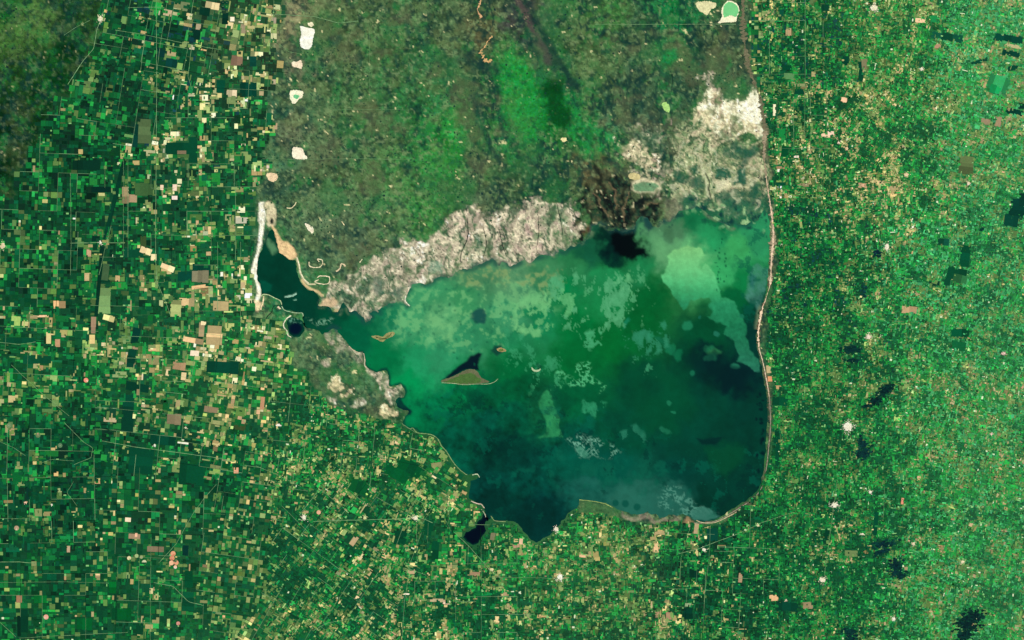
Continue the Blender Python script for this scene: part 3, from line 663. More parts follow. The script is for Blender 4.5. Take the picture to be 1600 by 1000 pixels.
# pale drowned strands in the western arm
L.line([(445,464),(452,462),(458,461),(463,458)], 1.6, (120,170,140), 0.7, 0.9)
L.line([(459,469),(463,468)], 1.6, (90,150,120), 0.7, 0.9)
L.poly([(406,438),(416,440),(424,444),(424,456),(414,458),(408,452)], (0,84,60), 2, 2, 0.7)
L.poly([(416,372),(428,382),(432,392),(424,396),(418,386)], (96,150,100), 3, 3, 0.7)
lace([(478,497),(500,500),(520,498),(515,508),(495,508)], (110,160,126), 0.2, 5, 96, 0.9, 3, 2, -0.3, True)
lace([(448,496),(472,498),(474,505),(455,506)], (90,150,120), 0.25, 4, 97, 0.9, 2, 1, -0.4, True)
L.blob(462,514,11,10,(0,18,36),0.35,1)
L.poly(POND_S, (0,12,26), 3, 0.5, 1.0)
wx, wy = W(lx, ly)
dl = np.maximum.reduce([sdf_poly(lx.astype(np.float32), ly.astype(np.float32), q) for q in (LAKE,)])
def water(name, sel, label):
    nxl = len(LX); q = grid_quads(nxl, len(LY))
    k = sel.reshape(-1); keep = k[q].any(1); q = q[keep]
    used = np.unique(q); re = np.full(lx.size, -1); re[used] = np.arange(used.size)
    z = np.zeros(used.size)
    me = np_mesh(name, np.stack([wx[used], wy[used], z], 1), quads=re[q], cols=np.clip(L.c[used], 0.0004, 0.9))
    return tag(add(name, me, M_water), label, kind="structure")
inW = sdf_poly(lx, ly, POND_W) > -8; inS = (sdf_poly(lx, ly, POND_S) > -8) & (dl < 0) & (lx < 763)
inW &= dl < 0
water("lake", (dl > -8) & ~inW & ~inS, "large green salt lake filling the middle")
water("small_lake", inW, "round dark pool at the end of the western arm")
water("small_lake", inS, "dark kidney-shaped lagoon beside the southern bay")

# ------------------------------------------------------------------ field patchwork
PAL = {k: lin(v) for k, v in dict(vd=(0,28,22), dk=(0,60,36), md=(6,90,44), br=(30,130,56), ol=(90,114,62), lo=(146,158,96), tn=(200,172,120), cr=(250,230,182), pk=(172,138,104), bl=(6,44,58), sf=(60,142,88)).items()}
KEYS = list(PAL); PALM = np.array([PAL[k] for k in KEYS])
MIX = [(300,80,dict(vd=.12,dk=.32,md=.14,br=.05,ol=.1,lo=.08,tn=.08,cr=.03,bl=.08)),(395,60,dict(dk=.2,vd=.1,md=.1,lo=.2,tn=.2,cr=.1,ol=.13)),(390,180,dict(dk=.25,vd=.12,md=.13,br=.06,lo=.15,tn=.14,cr=.09)),
 (200,130,dict(dk=.40,vd=.24,md=.2,br=.04,ol=.06)),(120,240,dict(vd=.16,dk=.36,md=.26,br=.1,ol=.07,tn=.02)),(280,240,dict(dk=.3,vd=.1,md=.2,br=.06,ol=.1,lo=.1,tn=.1,cr=.05)),(320,330,dict(dk=.3,vd=.06,md=.22,br=.07,ol=.13,lo=.1,tn=.07,cr=.03)),
 (80,400,dict(vd=.15,dk=.36,md=.24,br=.1,ol=.1,tn=.03)),(340,450,dict(dk=.25,md=.25,br=.1,lo=.13,ol=.13,tn=.1,cr=.04)),(170,460,dict(dk=.38,md=.22,vd=.1,ol=.14,br=.08,tn=.05)),(80,560,dict(dk=.32,md=.27,br=.15,ol=.1,lo=.05,tn=.06,vd=.04)),
 (180,570,dict(dk=.2,md=.26,br=.14,ol=.1,lo=.12,tn=.12,cr=.02)),(320,560,dict(md=.25,dk=.2,lo=.15,br=.12,tn=.14,cr=.03,ol=.1)),(100,680,dict(dk=.5,vd=.14,md=.22,ol=.07,br=.05,tn=.02)),(300,730,dict(dk=.48,md=.24,vd=.08,lo=.06,tn=.04,br=.05)),(310,650,dict(dk=.3,md=.25,ol=.15,lo=.1,tn=.1)),
 (120,860,dict(dk=.44,md=.27,vd=.08,br=.06,ol=.07,tn=.05,lo=.04)),(250,950,dict(dk=.36,md=.3,ol=.14,br=.06,lo=.05,tn=.04)),(370,930,dict(dk=.26,md=.28,ol=.2,lo=.1,tn=.09)),(440,690,dict(md=.25,dk=.3,lo=.13,br=.1,tn=.09,ol=.1)),(520,860,dict(md=.32,dk=.34,ol=.13,lo=.07,tn=.05,br=.08)),
 (650,730,dict(md=.27,dk=.25,lo=.15,tn=.12,br=.1,ol=.08)),(620,900,dict(md=.3,dk=.38,ol=.1,lo=.06,tn=.05,br=.08)),(740,920,dict(dk=.33,md=.3,br=.09,ol=.11,tn=.1,lo=.05)),(850,880,dict(md=.28,br=.17,lo=.14,ol=.16,dk=.14,tn=.09)),(980,900,dict(md=.25,ol=.25,dk=.22,br=.1,lo=.07,tn=.07)),
 (1130,880,dict(dk=.42,md=.26,vd=.1,br=.08,ol=.06,tn=.05)),(1240,60,dict(dk=.28,md=.24,br=.14,ol=.13,lo=.09,tn=.06,bl=.06)),(1260,220,dict(dk=.2,md=.24,br=.12,ol=.14,lo=.12,tn=.12,cr=.03)),(1240,420,dict(dk=.34,md=.32,br=.13,ol=.11,lo=.05,bl=.04)),
 (1400,80,dict(br=.2,md=.26,ol=.2,lo=.13,tn=.07,dk=.13)),(1390,250,dict(md=.26,br=.2,dk=.2,tn=.12,lo=.12,ol=.1)),(1560,90,dict(sf=.34,br=.24,ol=.14,lo=.13,md=.1,pk=.04)),(1530,250,dict(sf=.2,br=.24,ol=.2,lo=.14,md=.16,pk=.06)),(1500,400,dict(sf=.24,md=.24,br=.24,ol=.14,dk=.08,tn=.04)),
 (1300,640,dict(md=.31,dk=.22,br=.22,ol=.15,lo=.05,tn=.03)),(1500,650,dict(br=.27,md=.25,sf=.18,ol=.17,dk=.06,lo=.05,pk=.03)),(1290,900,dict(md=.3,dk=.28,br=.19,ol=.11,tn=.04)),(1500,900,dict(br=.27,sf=.18,md=.26,ol=.16,dk=.08,pk=.03))]
MIXW = np.array([[mm[2].get(k, 0.0) for k in KEYS] for mm in MIX]); MIXW /= MIXW.sum(1, keepdims=True)
MIXP = np.array([(mm[0], mm[1]) for mm in MIX], float)
# survey zones: centre, bearing of the rows (degrees), block size, parcel size range (px)
ZONES = [(260,70,11,34,9,16),(330,40,10,34,9,17),(220,140,9,30,7,14),(390,110,3,30,7,14),(330,220,0,36,6,13),(200,330,0,36,6,13),(330,330,0,38,7,15),(90,300,2,30,5,12),(60,420,2,30,5,12),(180,440,1,38,7,16),(340,450,0,36,6,14),
 (80,550,3,36,7,14),(220,560,2,34,6,13),(340,560,8,36,6,14),(80,670,1,34,6,14),(250,680,6,34,6,13),(350,700,9,34,6,14),(80,780,-1,34,6,13),(250,800,2,34,5,13),(100,930,0,34,5,13),(250,940,2,34,6,14),(370,900,8,30,5,11),
 (450,660,6,30,5,11),(430,760,8,26,4,10),(560,690,5,24,4,9),(520,780,38,26,5,11),(490,860,36,30,5,12),(570,850,33,30,6,13),(560,940,34,28,5,11),(450,950,30,24,4,9),(640,700,12,24,4,9),(690,720,32,26,6,13),(650,780,30,28,5,12),(620,850,20,30,5,12),
 (700,850,2,32,6,12),(680,940,0,32,5,11),(780,880,-1,28,4,9),(780,960,0,28,4,9),(870,860,3,22,3.4,7),(880,950,2,22,3.4,7),(980,860,-4,22,3.2,7),(990,950,0,22,3.4,7),(1090,860,2,26,4,9),(1100,950,3,28,4,10),(1170,880,2,24,4,8),
 (1230,60,0,28,4,9),(1240,180,0,26,4,9),(1230,300,1,24,3.6,8),(1240,420,5,20,3.2,6.5),(1240,560,3,20,3.2,6.5),(1240,700,4,20,3.2,6.5),(1250,850,2,22,3.4,7),(1250,950,3,22,3.4,7.5),
 (1350,60,6,20,3.2,7),(1360,200,30,18,3.2,6.5),(1350,330,-6,20,3.2,6.5),(1370,480,8,18,3.0,6),(1350,620,4,18,3.0,6),(1360,780,3,18,3.0,6),(1360,920,6,18,3.0,6),
 (1470,60,14,20,3.2,7),(1480,200,20,18,3.2,6.5),(1480,340,12,18,3.2,6.5),(1490,480,16,18,3.0,6),(1480,620,14,18,3.0,6),(1480,780,10,18,3.0,6),(1480,930,12,18,3.0,6),
 (1580,60,16,24,3.4,8),(1580,200,18,22,3.4,7.5),(1580,350,12,22,3.4,7),(1580,520,20,18,3.2,6.5),(1580,680,14,18,3.0,6),(1580,850,12,18,3.0,6),(1580,960,10,18,3.0,6)]
ZONES = [(x, y, a, b, lo * (0.86 if lo >= 4.5 else 1), hi * (0.86 if lo >= 4.5 else 1)) for (x, y, a, b, lo, hi) in ZONES]
ZC = np.array([(z[0], z[1]) for z in ZONES], float)

def split(x0, y0, x1, y1, lo, hi, out):
    w, hgt = x1 - x0, y1 - y0
    if max(w, hgt) <= hi and (random.random() < 0.55 or max(w, hgt) < lo * 1.5) and max(w, hgt) < 2.6 * min(w, hgt):
        out.append((x0, y0, x1, y1)); return
    if max(w, hgt) < lo * 1.2 and min(w, hgt) < lo: out.append((x0, y0, x1, y1)); return
    t = random.choice((0.5, 0.5, 0.33, 0.66, 0.4, 0.6))
    if (w > hgt) if random.random() < 0.85 else (w <= hgt and w > lo):
        xm = x0 + w * t; split(x0, y0, xm, y1, lo, hi, out); split(xm, y0, x1, y1, lo, hi, out)
    elif hgt > lo:
        ym = y0 + hgt * t; split(x0, y0, x1, ym, lo, hi, out); split(x0, ym, x1, y1, lo, hi, out)
    else: out.append((x0, y0, x1, y1))

rects = []      # cx, cy, w, h, angle, zone
for zi, (zx, zy, ang, B, lo, hi) in enumerate(ZONES):
    R = 175; a = math.radians(ang); ca, sa = math.cos(a), math.sin(a)
    n = int(R / B) + 1; cells = []
    for i in range(-n, n + 1):
        for j in range(-n, n + 1):
            g = 0.12
            split(i * B + g, j * B + g, (i + 1) * B - g, (j + 1) * B - g, lo, hi, cells)
    for (x0, y0, x1, y1) in cells:
        u, v = (x0 + x1) / 2, (y0 + y1) / 2
        rects.append((zx + u * ca - v * sa, zy + u * sa + v * ca, x1 - x0, y1 - y0, a, zi))
rects = np.array(rects)
rx, ry = rects[:, 0], rects[:, 1]
ok = (rx > -30) & (rx < 1630) & (ry > -30) & (ry < 1030)
rects = rects[ok]; rx, ry = rects[:, 0], rects[:, 1]
jx = rx + 16 * fbm(rx, ry, 40, 61, 3); jy = ry + 16 * fbm(rx, ry, 40, 63, 3)
dz = (jx[:, None] - ZC[None, :, 0]) ** 2 + (jy[:, None] - ZC[None, :, 1]) ** 2
ok = dz.argmin(1) == rects[:, 5].astype(int)
rects = rects[ok]; rx, ry = rects[:, 0].astype(np.float32), rects[:, 1].astype(np.float32)
nd_ = nat_mask(rx, ry)
ld = np.maximum.reduce([sdf_poly(rx, ry, q) for q in (LAKE, POND_W, POND_S)])
rad = 0.5 * np.hypot(rects[:, 2], rects[:, 3])
ok = (nd_ < -1.5) & (ld < -rad - 1.0)
# leave some scruffy ground unploughed between the parcels
ok &= ~((RNG.random(len(rx)) < 0.07))
rects = rects[ok]
# later re-drawn parcels lie over the old survey: strips and blocks of every size, smaller ones uppermost
def overlay(n, x0, y0, x1, y1, med, sig, lo, hi, jit, coarse):
    x = RNG.uniform(x0, x1, n); y = RNG.uniform(y0, y1, n)
    w_ = np.clip(RNG.lognormal(math.log(med), sig, n), lo, hi); asp = np.exp(np.clip(RNG.normal(0, 0.42, n), -1, 1))
    xw, hh = np.clip(w_ * asp, lo, hi * 1.4), np.clip(w_ / asp, lo, hi * 1.4)
    qx = x + 16 * fbm(x, y, 40, 61, 3); qy = y + 16 * fbm(x, y, 40, 63, 3)
    z = np.array([((qx[k:k + 4000, None] - ZC[None, :, 0]) ** 2 + (qy[k:k + 4000, None] - ZC[None, :, 1]) ** 2).argmin(1) for k in range(0, n, 4000)], dtype=object)
    z = np.concatenate(list(z)).astype(int)
    Z = np.array(ZONES)[z]
    okz = (Z[:, 4] >= 4.5) if coarse else (Z[:, 4] < 4.5)
    if coarse:                        # survey-aligned: edges fall on a common lattice of each zone
        q_ = 2.4; a_ = np.radians(Z[:, 2]); dx, dy = x - Z[:, 0], y - Z[:, 1]
        u, v = dx * np.cos(a_) + dy * np.sin(a_), -dx * np.sin(a_) + dy * np.cos(a_)
        nu, nv = np.maximum(1, np.round(xw / q_)), np.maximum(1, np.round(hh / q_))
        u0, v0 = np.round((u - xw / 2) / q_) * q_, np.round((v - hh / 2) / q_) * q_
        xw, hh = nu * q_, nv * q_; u, v = u0 + xw / 2, v0 + hh / 2
        x, y = Z[:, 0] + u * np.cos(a_) - v * np.sin(a_), Z[:, 1] + u * np.sin(a_) + v * np.cos(a_)
    x32, y32 = x.astype(np.float32), y.astype(np.float32)
    okz &= nat_mask(x32, y32) < -0.3 * np.hypot(xw, hh)
    okz &= np.maximum.reduce([sdf_poly(x32, y32, q) for q in (LAKE, POND_W, POND_S)]) < -0.5 * np.hypot(xw, hh) - 0.8
    return np.stack([x, y, xw, hh, np.radians(Z[:, 2] + RNG.normal(0, jit, n)), z], 1)[okz]
ov = [overlay(62000, 1190, -25, 1625, 1025, 3.0, 0.48, 1.3, 12, 5, False), overlay(26000, 420, 620, 1215, 1025, 3.8, 0.5, 1.5, 12, 4, False),
      overlay(9500, -25, -25, 470, 1025, 4.6, 0.52, 1.6, 16, 0.0, True), overlay(6000, 400, 620, 800, 1025, 4.0, 0.5, 1.5, 14, 0.0, True)]
NB = len(rects)
rects = np.concatenate([rects] + ov)
rx, ry = rects[:, 0].astype(np.float32), rects[:, 1].astype(np.float32)
NR = len(rects)
dxw, dyw = 14 * fbm(rx, ry, 30, 65, 3), 14 * fbm(rx, ry, 30, 67, 3)
pr = np.zeros((NR, len(KEYS))); wsum = np.zeros(NR)
for (mx, my), mw in zip(MIXP, MIXW):
    w_ = 1.0 / ((rx + dxw - mx) ** 2 + (ry + dyw - my) ** 2 + 200) ** 2.0
    pr += w_[:, None] * mw[None]; wsum += w_
pr /= wsum[:, None]
# neighbouring parcels tend to carry the same crop: block-wise and drifting biases
tanb = np.exp(1.5 * fbm(rx, ry, 34, 71, 4) - 0.25); drk = np.exp(1.5 * fbm(rx, ry, 30, 73, 4)); grn = np.exp(1.0 * fbm(rx, ry, 22, 75, 3))
for k, mult in (('tn', tanb), ('cr', tanb ** 1.4), ('lo', tanb ** 0.8), ('pk', tanb), ('vd', drk * tanb ** -.4), ('dk', drk ** 0.8 * tanb ** -.3), ('br', drk ** -0.6 * grn), ('ol', grn ** -.8)):
    pr[:, KEYS.index(k)] *= mult
pr[:, KEYS.index('tn')] *= np.where(rx > 1190, 0.45 + 0.9 * np.exp(-((rx - 1330) / 90) ** 2 - ((ry - 230) / 110) ** 2), 0.72); pr[:, KEYS.index('lo')] *= np.where(rx > 1190, 0.75, 1.0); pr[:, KEYS.index('ol')] *= 1.2
pr[NB:, KEYS.index('cr')] *= 0.7
pr /= pr.sum(1, keepdims=True)
order_ = [KEYS.index(k) for k in ('vd', 'bl', 'dk', 'md', 'sf', 'br', 'ol', 'lo', 'pk', 'tn', 'cr')]
cor = 0.9 * fbm(rx, ry, 26, 77, 4, 0.7) + 0.55 * fbm(rx, ry, 9, 81, 2) + RNG.normal(0, 0.62, NR)
u_ = np.empty(NR); u_[np.argsort(cor)] = (np.arange(NR) + 0.5) / NR
pick = np.array(order_)[(pr[:, order_].cumsum(1) > u_[:, None]).argmax(1)]
rc = PALM[pick] * np.exp(RNG.normal(0, 0.36, NR))[:, None] * np.exp(RNG.normal(0, 0.09, (NR, 3)))
east = sstep(1150, 1230, rx) * RNG.random(NR)
sp = RNG.random(NR); sm = rects[:, 2] * rects[:, 3] < 16
rc = np.where((sm & (sp < 0.07))[:, None], lin((2, 34, 18)), rc)
rc = np.where((sm & (sp > 0.965))[:, None], lin((150, 200, 128)), rc)
rc = np.where((sm & (sp > 0.994))[:, None], lin((246, 240, 206)), rc)
rc += RNG.random((NR, 1)) * lin((18, 34, 24))
# neighbours borrow a little of the local ground tone
base = np.zeros((NR, 3)); wsum = np.zeros(NR)
for (bx, by, bc) in FARM_BASE:
    w_ = 1.0 / ((rx - bx) ** 2 + (ry - by) ** 2 + 400) ** 2
    base += w_[:, None] * lin(bc)[None]; wsum += w_
base /= wsum[:, None]
lum = rc @ np.array([.3, .6, .1])
rc = (rc * 0.86 + base * 0.14) * (np.array([1.06, 1.20, 1.04])[None] * (1 - 0.14 * sstep(0.15, 0.45, lum))[:, None])
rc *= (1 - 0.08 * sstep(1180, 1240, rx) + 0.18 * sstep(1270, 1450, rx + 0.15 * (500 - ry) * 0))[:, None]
haze = 0.07 * sstep(1440, 1560, rx)[:, None]; rc = rc * (1 - haze) + lin((72, 144, 92)) * haze  # teal haze over the far east, painted into the field colours
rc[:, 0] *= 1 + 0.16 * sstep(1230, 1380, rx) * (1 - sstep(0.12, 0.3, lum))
rz = 0.060 + RNG.random(NR) * 0.006
rz[NB:] = 0.070 + 0.030 / (1 + np.sqrt(rects[NB:, 2] * rects[NB:, 3]) / 5) + RNG.random(NR - NB) * 0.004

# fields the photograph lets one pick out: x, y, w, h, angle, colour
HAND = [(332,9,22,12,10,(228,206,150)),(363,30,7,7,0,(255,236,200)),(262,20,13,10,11,(222,190,150)),(310,42,8,9,6,(196,170,136)),(306,54,16,16,6,(2,26,28)),(252,82,14,14,8,(6,38,50)),(268,98,18,14,8,(6,48,54)),(380,45,10,14,6,(170,148,118)),
 (352,29,11,18,3,(0,26,26)),(395,96,12,16,0,(8,62,60)),(320,18,16,14,8,(2,40,34)),(268,84,14,8,8,(176,160,112)),(370,95,18,16,4,(152,112,92)),(345,135,14,20,3,(0,66,48)),(388,140,26,24,0,(0,54,46)),(362,146,16,12,3,(250,226,178)),(225,205,24,38,2,(84,108,66)),(212,212,8,36,3,(4,48,48)),
 (280,232,44,22,0,(2,62,40)),(302,234,14,40,0,(4,76,48)),(284,238,14,6,0,(128,112,84)),(158,296,30,10,0,(0,16,20)),(135,258,42,18,0,(2,30,24)),(205,310,18,14,2,(168,134,104)),(196,305,12,26,0,(150,128,92)),(225,296,28,20,1,(62,100,54)),
 (273,293,8,10,0,(252,220,186)),(273,309,9,6,0,(255,226,206)),(253,293,6,8,0,(250,218,180)),(228,392,18,12,20,(254,226,164)),(240,402,9,10,0,(254,228,170)),(262,418,22,9,22,(238,202,150)),(315,420,28,16,0,(2,54,46)),(290,432,24,16,0,(2,62,52)),(313,432,26,20,1,(116,112,84)),(313,448,27,6,-8,(238,194,136)),
 (93,476,19,13,0,(206,164,112)),(64,494,24,4,0,(246,200,150)),(163,470,20,40,1,(108,142,84)),(165,440,14,8,0,(10,58,38)),(170,497,18,10,15,(226,214,140)),(345,478,24,16,2,(196,168,116)),(292,472,24,14,3,(214,184,128)),(275,482,18,26,3,(150,160,98)),(165,425,12,26,8,(72,106,66)),
 (185,357,40,8,0,(2,58,40)),(210,395,34,16,0,(6,66,44)),(335,524,26,30,3,(224,190,132)),(315,515,9,22,3,(196,162,120)),(318,505,8,6,3,(250,226,170)),(348,574,50,20,3,(0,54,42)),(302,532,32,9,10,(206,170,122)),(280,572,20,14,7,(218,166,122)),(304,552,14,10,5,(246,226,190)),(287,588,8,12,6,(232,206,150)),
 (262,582,6,10,12,(230,206,150)),(144,530,10,14,0,(232,204,132)),(76,528,8,18,0,(226,206,138)),(90,536,9,12,0,(216,158,116)),(146,508,8,26,2,(160,122,98)),(58,562,44,14,0,(8,70,44)),(30,532,50,10,0,(4,66,42)),(212,525,12,26,12,(0,38,38)),(205,560,14,30,12,(4,52,42)),(15,640,22,8,0,(28,116,48)),
 (200,645,20,60,3,(2,58,44)),(215,605,36,14,10,(0,44,34)),(172,656,20,8,4,(216,190,146)),(260,682,18,4,8,(2,34,30)),(286,692,17,3,8,(254,246,214)),(362,722,18,4,-4,(250,224,140)),(369,735,8,9,0,(232,168,128)),(255,688,40,16,6,(0,58,42)),(272,655,22,18,4,(150,128,98)),(330,640,22,10,8,(160,130,100)),
 (220,720,40,40,4,(0,64,42)),(300,740,40,36,4,(0,72,42)),(200,812,9,8,4,(255,226,184)),(210,838,18,9,4,(180,140,112)),(213,836,5,6,4,(255,190,150)),(243,858,26,9,2,(150,124,98)),(140,800,8,8,2,(4,40,30)),(176,918,12,18,0,(0,92,36)),(63,936,20,14,0,(6,108,44)),(30,936,9,11,0,(180,118,88)),(30,910,10,10,0,(36,120,50)),(30,978,6,32,0,(0,16,14)),
 (38,970,12,36,0,(0,46,30)),(290,860,10,16,4,(0,30,40)),(190,960,30,20,0,(0,84,36)),(132,975,24,20,3,(0,82,36)),(295,905,14,26,0,(0,78,40)),(107,858,6,10,0,(214,176,140)),(294,940,20,30,2,(6,74,44)),
 (410,630,7,20,6,(216,150,110)),(436,664,10,4,4,(252,238,214)),(682,726,16,7,-8,(140,142,92)),(640,732,40,26,28,(0,70,34)),(620,740,40,20,28,(0,78,38)),(678,746,8,5,30,(252,226,170)),(560,760,30,24,20,(6,76,36)),(553,845,9,16,35,(214,178,132)),(565,868,6,14,35,(226,206,150)),(557,936,6,10,30,(246,216,160)),
 (605,832,8,6,30,(250,222,150)),(646,882,12,6,0,(246,228,150)),(643,893,10,8,5,(220,180,136)),(670,824,14,24,2,(0,64,36)),(680,860,12,30,2,(0,66,38)),(625,840,22,22,3,(0,62,36)),(635,928,10,3,4,(255,236,200)),(685,938,30,6,2,(186,160,122)),(698,942,12,4,3,(252,214,178)),(742,897,16,8,2,(176,134,104)),(776,968,10,10,3,(244,216,150)),
 (932,869,12,15,-2,(222,196,118)),(910,869,10,4,6,(236,190,140)),(938,836,4,8,0,(250,230,150)),(1025,855,8,14,-2,(238,196,140)),(1157,902,7,16,6,(196,152,118)),(1027,960,7,9,2,(190,146,112)),(1085,896,16,14,2,(0,34,28)),(1075,958,16,18,2,(0,40,32)),(1075,945,10,6,2,(150,170,124)),(1045,962,10,12,0,(190,142,110)),
 (814,846,6,9,5,(236,196,152)),(806,853,12,6,-10,(206,160,126)),(770,838,8,12,10,(124,122,88)),(1130,828,8,12,2,(0,50,40)),(1113,835,20,20,0,(4,66,58)),(1088,826,8,16,8,(206,172,130)),
 (1221,20,8,10,0,(8,80,54)),(1290,12,14,12,0,(8,60,44)),(1438,32,16,8,4,(248,206,156)),(1232,50,10,12,0,(208,166,122)),(1260,110,16,10,0,(6,72,44)),(1229,106,16,9,0,(0,64,42)),(1233,119,16,10,0,(92,142,84)),(1249,133,18,5,0,(140,150,98)),(1249,143,18,8,0,(2,62,44)),(1271,116,7,8,0,(200,180,120)),(1252,170,8,8,0,(0,40,36)),
 (1318,156,11,9,4,(250,202,156)),(1345,112,8,34,-2,(0,62,40)),(1351,100,10,16,-4,(130,124,88)),(1210,172,5,18,0,(254,238,190)),(1222,208,12,14,0,(24,132,60)),(1226,236,12,16,0,(0,70,34)),(1244,245,16,4,0,(252,226,200)),(1220,262,14,5,0,(180,140,100)),(1220,283,14,4,0,(132,160,84)),(1220,288,14,6,0,(0,74,48)),(1255,289,18,6,0,(154,132,98)),
 (1290,212,14,8,5,(252,208,166)),(1298,208,10,7,0,(248,214,180)),(1480,58,50,14,8,(14,80,56)),(1575,60,46,14,8,(6,66,56)),(1583,72,26,6,12,(188,180,124)),(1580,84,28,10,10,(2,52,46)),(1583,106,18,9,-14,(4,64,48)),(1585,175,26,10,12,(2,42,40)),(1530,96,26,6,-18,(10,66,48)),(1560,190,10,16,12,(178,142,110)),(1540,190,14,10,10,(166,138,108)),
 (1596,165,10,10,0,(4,40,40)),(1590,325,26,30,8,(2,48,46)),(1580,345,22,20,8,(4,54,48)),(1600,312,16,20,0,(6,40,40)),(1510,258,24,28,8,(82,98,58)),(1508,400,16,34,8,(2,68,42)),(1495,428,30,20,10,(4,72,44)),(1480,440,10,12,10,(8,70,46)),(1500,436,22,14,12,(40,96,54)),(1474,378,18,12,6,(12,72,52)),(1500,520,28,14,2,(2,74,44)),(1498,540,22,14,12,(12,86,46)),
 (1463,443,10,8,0,(4,44,36)),(1455,443,8,8,0,(6,54,40)),(1533,358,9,7,10,(2,44,44)),(1421,484,24,13,5,(186,146,108)),(1320,95,14,14,0,(0,60,44)),(1396,305,10,5,4,(250,214,140)),(1394,294,12,8,4,(196,168,118)),(1348,290,14,8,6,(206,164,122)),(1216,605,10,6,0,(222,170,116)),(1201,577,8,12,-4,(214,188,134)),(1203,592,8,8,0,(226,156,108)),
 (1214,705,9,46,3,(0,66,40)),(1219,627,24,14,4,(0,66,40)),(1214,683,9,20,3,(0,60,38)),(181,305,7,108,14,(0,34,26)),(155,440,6,110,5,(0,30,24)),(170,345,5,60,14,(0,52,38)),(1209,934,14,11,-4,(232,184,130)),(1262,946,16,12,-4,(140,116,86)),(1291,838,9,20,8,(0,54,34)),(1368,818,8,36,6,(0,64,42)),(1230,948,34,16,4,(2,56,42)),(1410,783,4,10,8,(232,150,118)),(1414,888,8,6,10,(186,150,112)),(1330,865,20,11,0,(92,112,66)),(1465,72,10,8,0,(206,150,120)),
 (1460,30,12,12,8,(30,140,72)),(1560,130,34,26,20,(48,150,84)),(1555,140,18,14,18,(24,148,78))]
cut = []
for (hx, hy, w_, h_, ang, c) in HAND:
    n_ = 1 if w_ * h_ < 170 else (2 if w_ * h_ < 420 else 3)
    a = math.radians(ang); ca, sa = math.cos(a), math.sin(a)
    ed = np.concatenate([[0], np.sort(np.clip((np.arange(1, n_) + RNG.uniform(-.25, .25, n_ - 1)) / n_, .1, .9)), [1]])
    for k in range(n_):
        f0, f1 = ed[k] - .5, ed[k + 1] - .5; fm, fs = (f0 + f1) / 2, f1 - f0
        u, v, ww, hh_ = (fm * w_, 0, fs * w_, h_ * RNG.uniform(.82, 1)) if w_ > h_ else (0, fm * h_, w_ * RNG.uniform(.82, 1), fs * h_)
        cut.append((hx + u * ca - v * sa, hy + u * sa + v * ca, ww, hh_, ang, tuple(np.clip(np.array(c) * (1 if n_ == 1 else RNG.uniform(.8, 1.22)), 0, 255))))
HAND = cut
keep = np.ones(NR, bool); area0 = rects[:, 2] * rects[:, 3]; lot = RNG.random(NR)
for (hx, hy, w_, h_, ang, c) in HAND:
    a = math.radians(ang); ca, sa = math.cos(a), math.sin(a)
    dx, dy = rx - hx, ry - hy
    u, v = dx * ca + dy * sa, -dx * sa + dy * ca
    keep &= ~((np.abs(u) < w_ / 2) & (np.abs(v) < h_ / 2)) | ((area0 < 9) & (lot < (0.12 if hx > 1200 else 0.05)))
rects = rects[keep]; rc = rc[keep]; rz = rz[keep]; NR = len(rects)

CORN = np.array([(-.5, -.5), (.5, -.5), (.5, .5), (-.5, .5)])
slab = np_mesh("field_slab", [(-.5,-.5,0),(.5,-.5,0),(.5,.5,0),(-.5,.5,0),(-.5,-.5,1),(.5,-.5,1),(.5,.5,1),(-.5,.5,1)],
               quads=[(4,5,6,7),(0,1,5,4),(1,2,6,5),(2,3,7,6),(3,0,4,7)])
slab.materials.append(M_fieldobj)
def slab_obj(x, y, w_, h_, ang, col, top):
    o = bpy.data.objects.new("field", slab); COL.objects.link(o)
    X, Y = W(x, y); o.location = (float(X), float(Y), LAND_Z - 0.03)
    o.rotation_euler = (0, 0, -ang); o.scale = (w_ * P, h_ * P, top - (LAND_Z - 0.03))
    o.color = (*[float(min(max(v, 0.0005), 0.95)) for v in col], 1.0)
    o.parent = plain
    return o
for k, (hx, hy, w_, h_, ang, c) in enumerate(HAND):
    c = np.array(c, float); g_ = c.max() - c.min()
    if c[0] > c[1] + 18 and c[0] < 225: c = c * 0.75 + np.array((120, 128, 84)) * 0.25
    if c.max() < 80: c = c * 0.55 + np.array((6, 74, 44)) * 0.45
    slab_obj(hx, hy, w_, h_, math.radians(ang), lin(c), 0.0815 + 0.0001 * (k % 60))
area = rects[:, 2] * rects[:, 3]
inview = (rects[:, 0] > 4) & (rects[:, 0] < 1596) & (rects[:, 1] > 4) & (rects[:, 1] < 996)
order = np.argsort(-(area * inview))
big = order[:max(0, 300 - len(HAND))]
for i in big:
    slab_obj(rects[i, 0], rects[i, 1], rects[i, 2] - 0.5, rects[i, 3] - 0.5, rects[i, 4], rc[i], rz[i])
rest = np.setdiff1d(np.arange(NR), big)
r = rects[rest]; n = len(r)
wob = 1 + RNG.normal(0, 0.035, (n, 4, 2))
uv = CORN[None] * np.stack([r[:, 2] - 0.35, r[:, 3] - 0.35], 1)[:, None, :] * wob
ca, sa = np.cos(r[:, 4])[:, None], np.sin(r[:, 4])[:, None]
X = r[:, 0][:, None] + uv[..., 0] * ca - uv[..., 1] * sa
Y = r[:, 1][:, None] + uv[..., 0] * sa + uv[..., 1] * ca
X, Y = W(X, Y)
V = np.zeros((n, 8, 3)); V[:, :4, 0] = X; V[:, 4:, 0] = X; V[:, :4, 1] = Y; V[:, 4:, 1] = Y
V[:, :4, 2] = LAND_Z - 0.03; V[:, 4:, 2] = rz[rest][:, None]
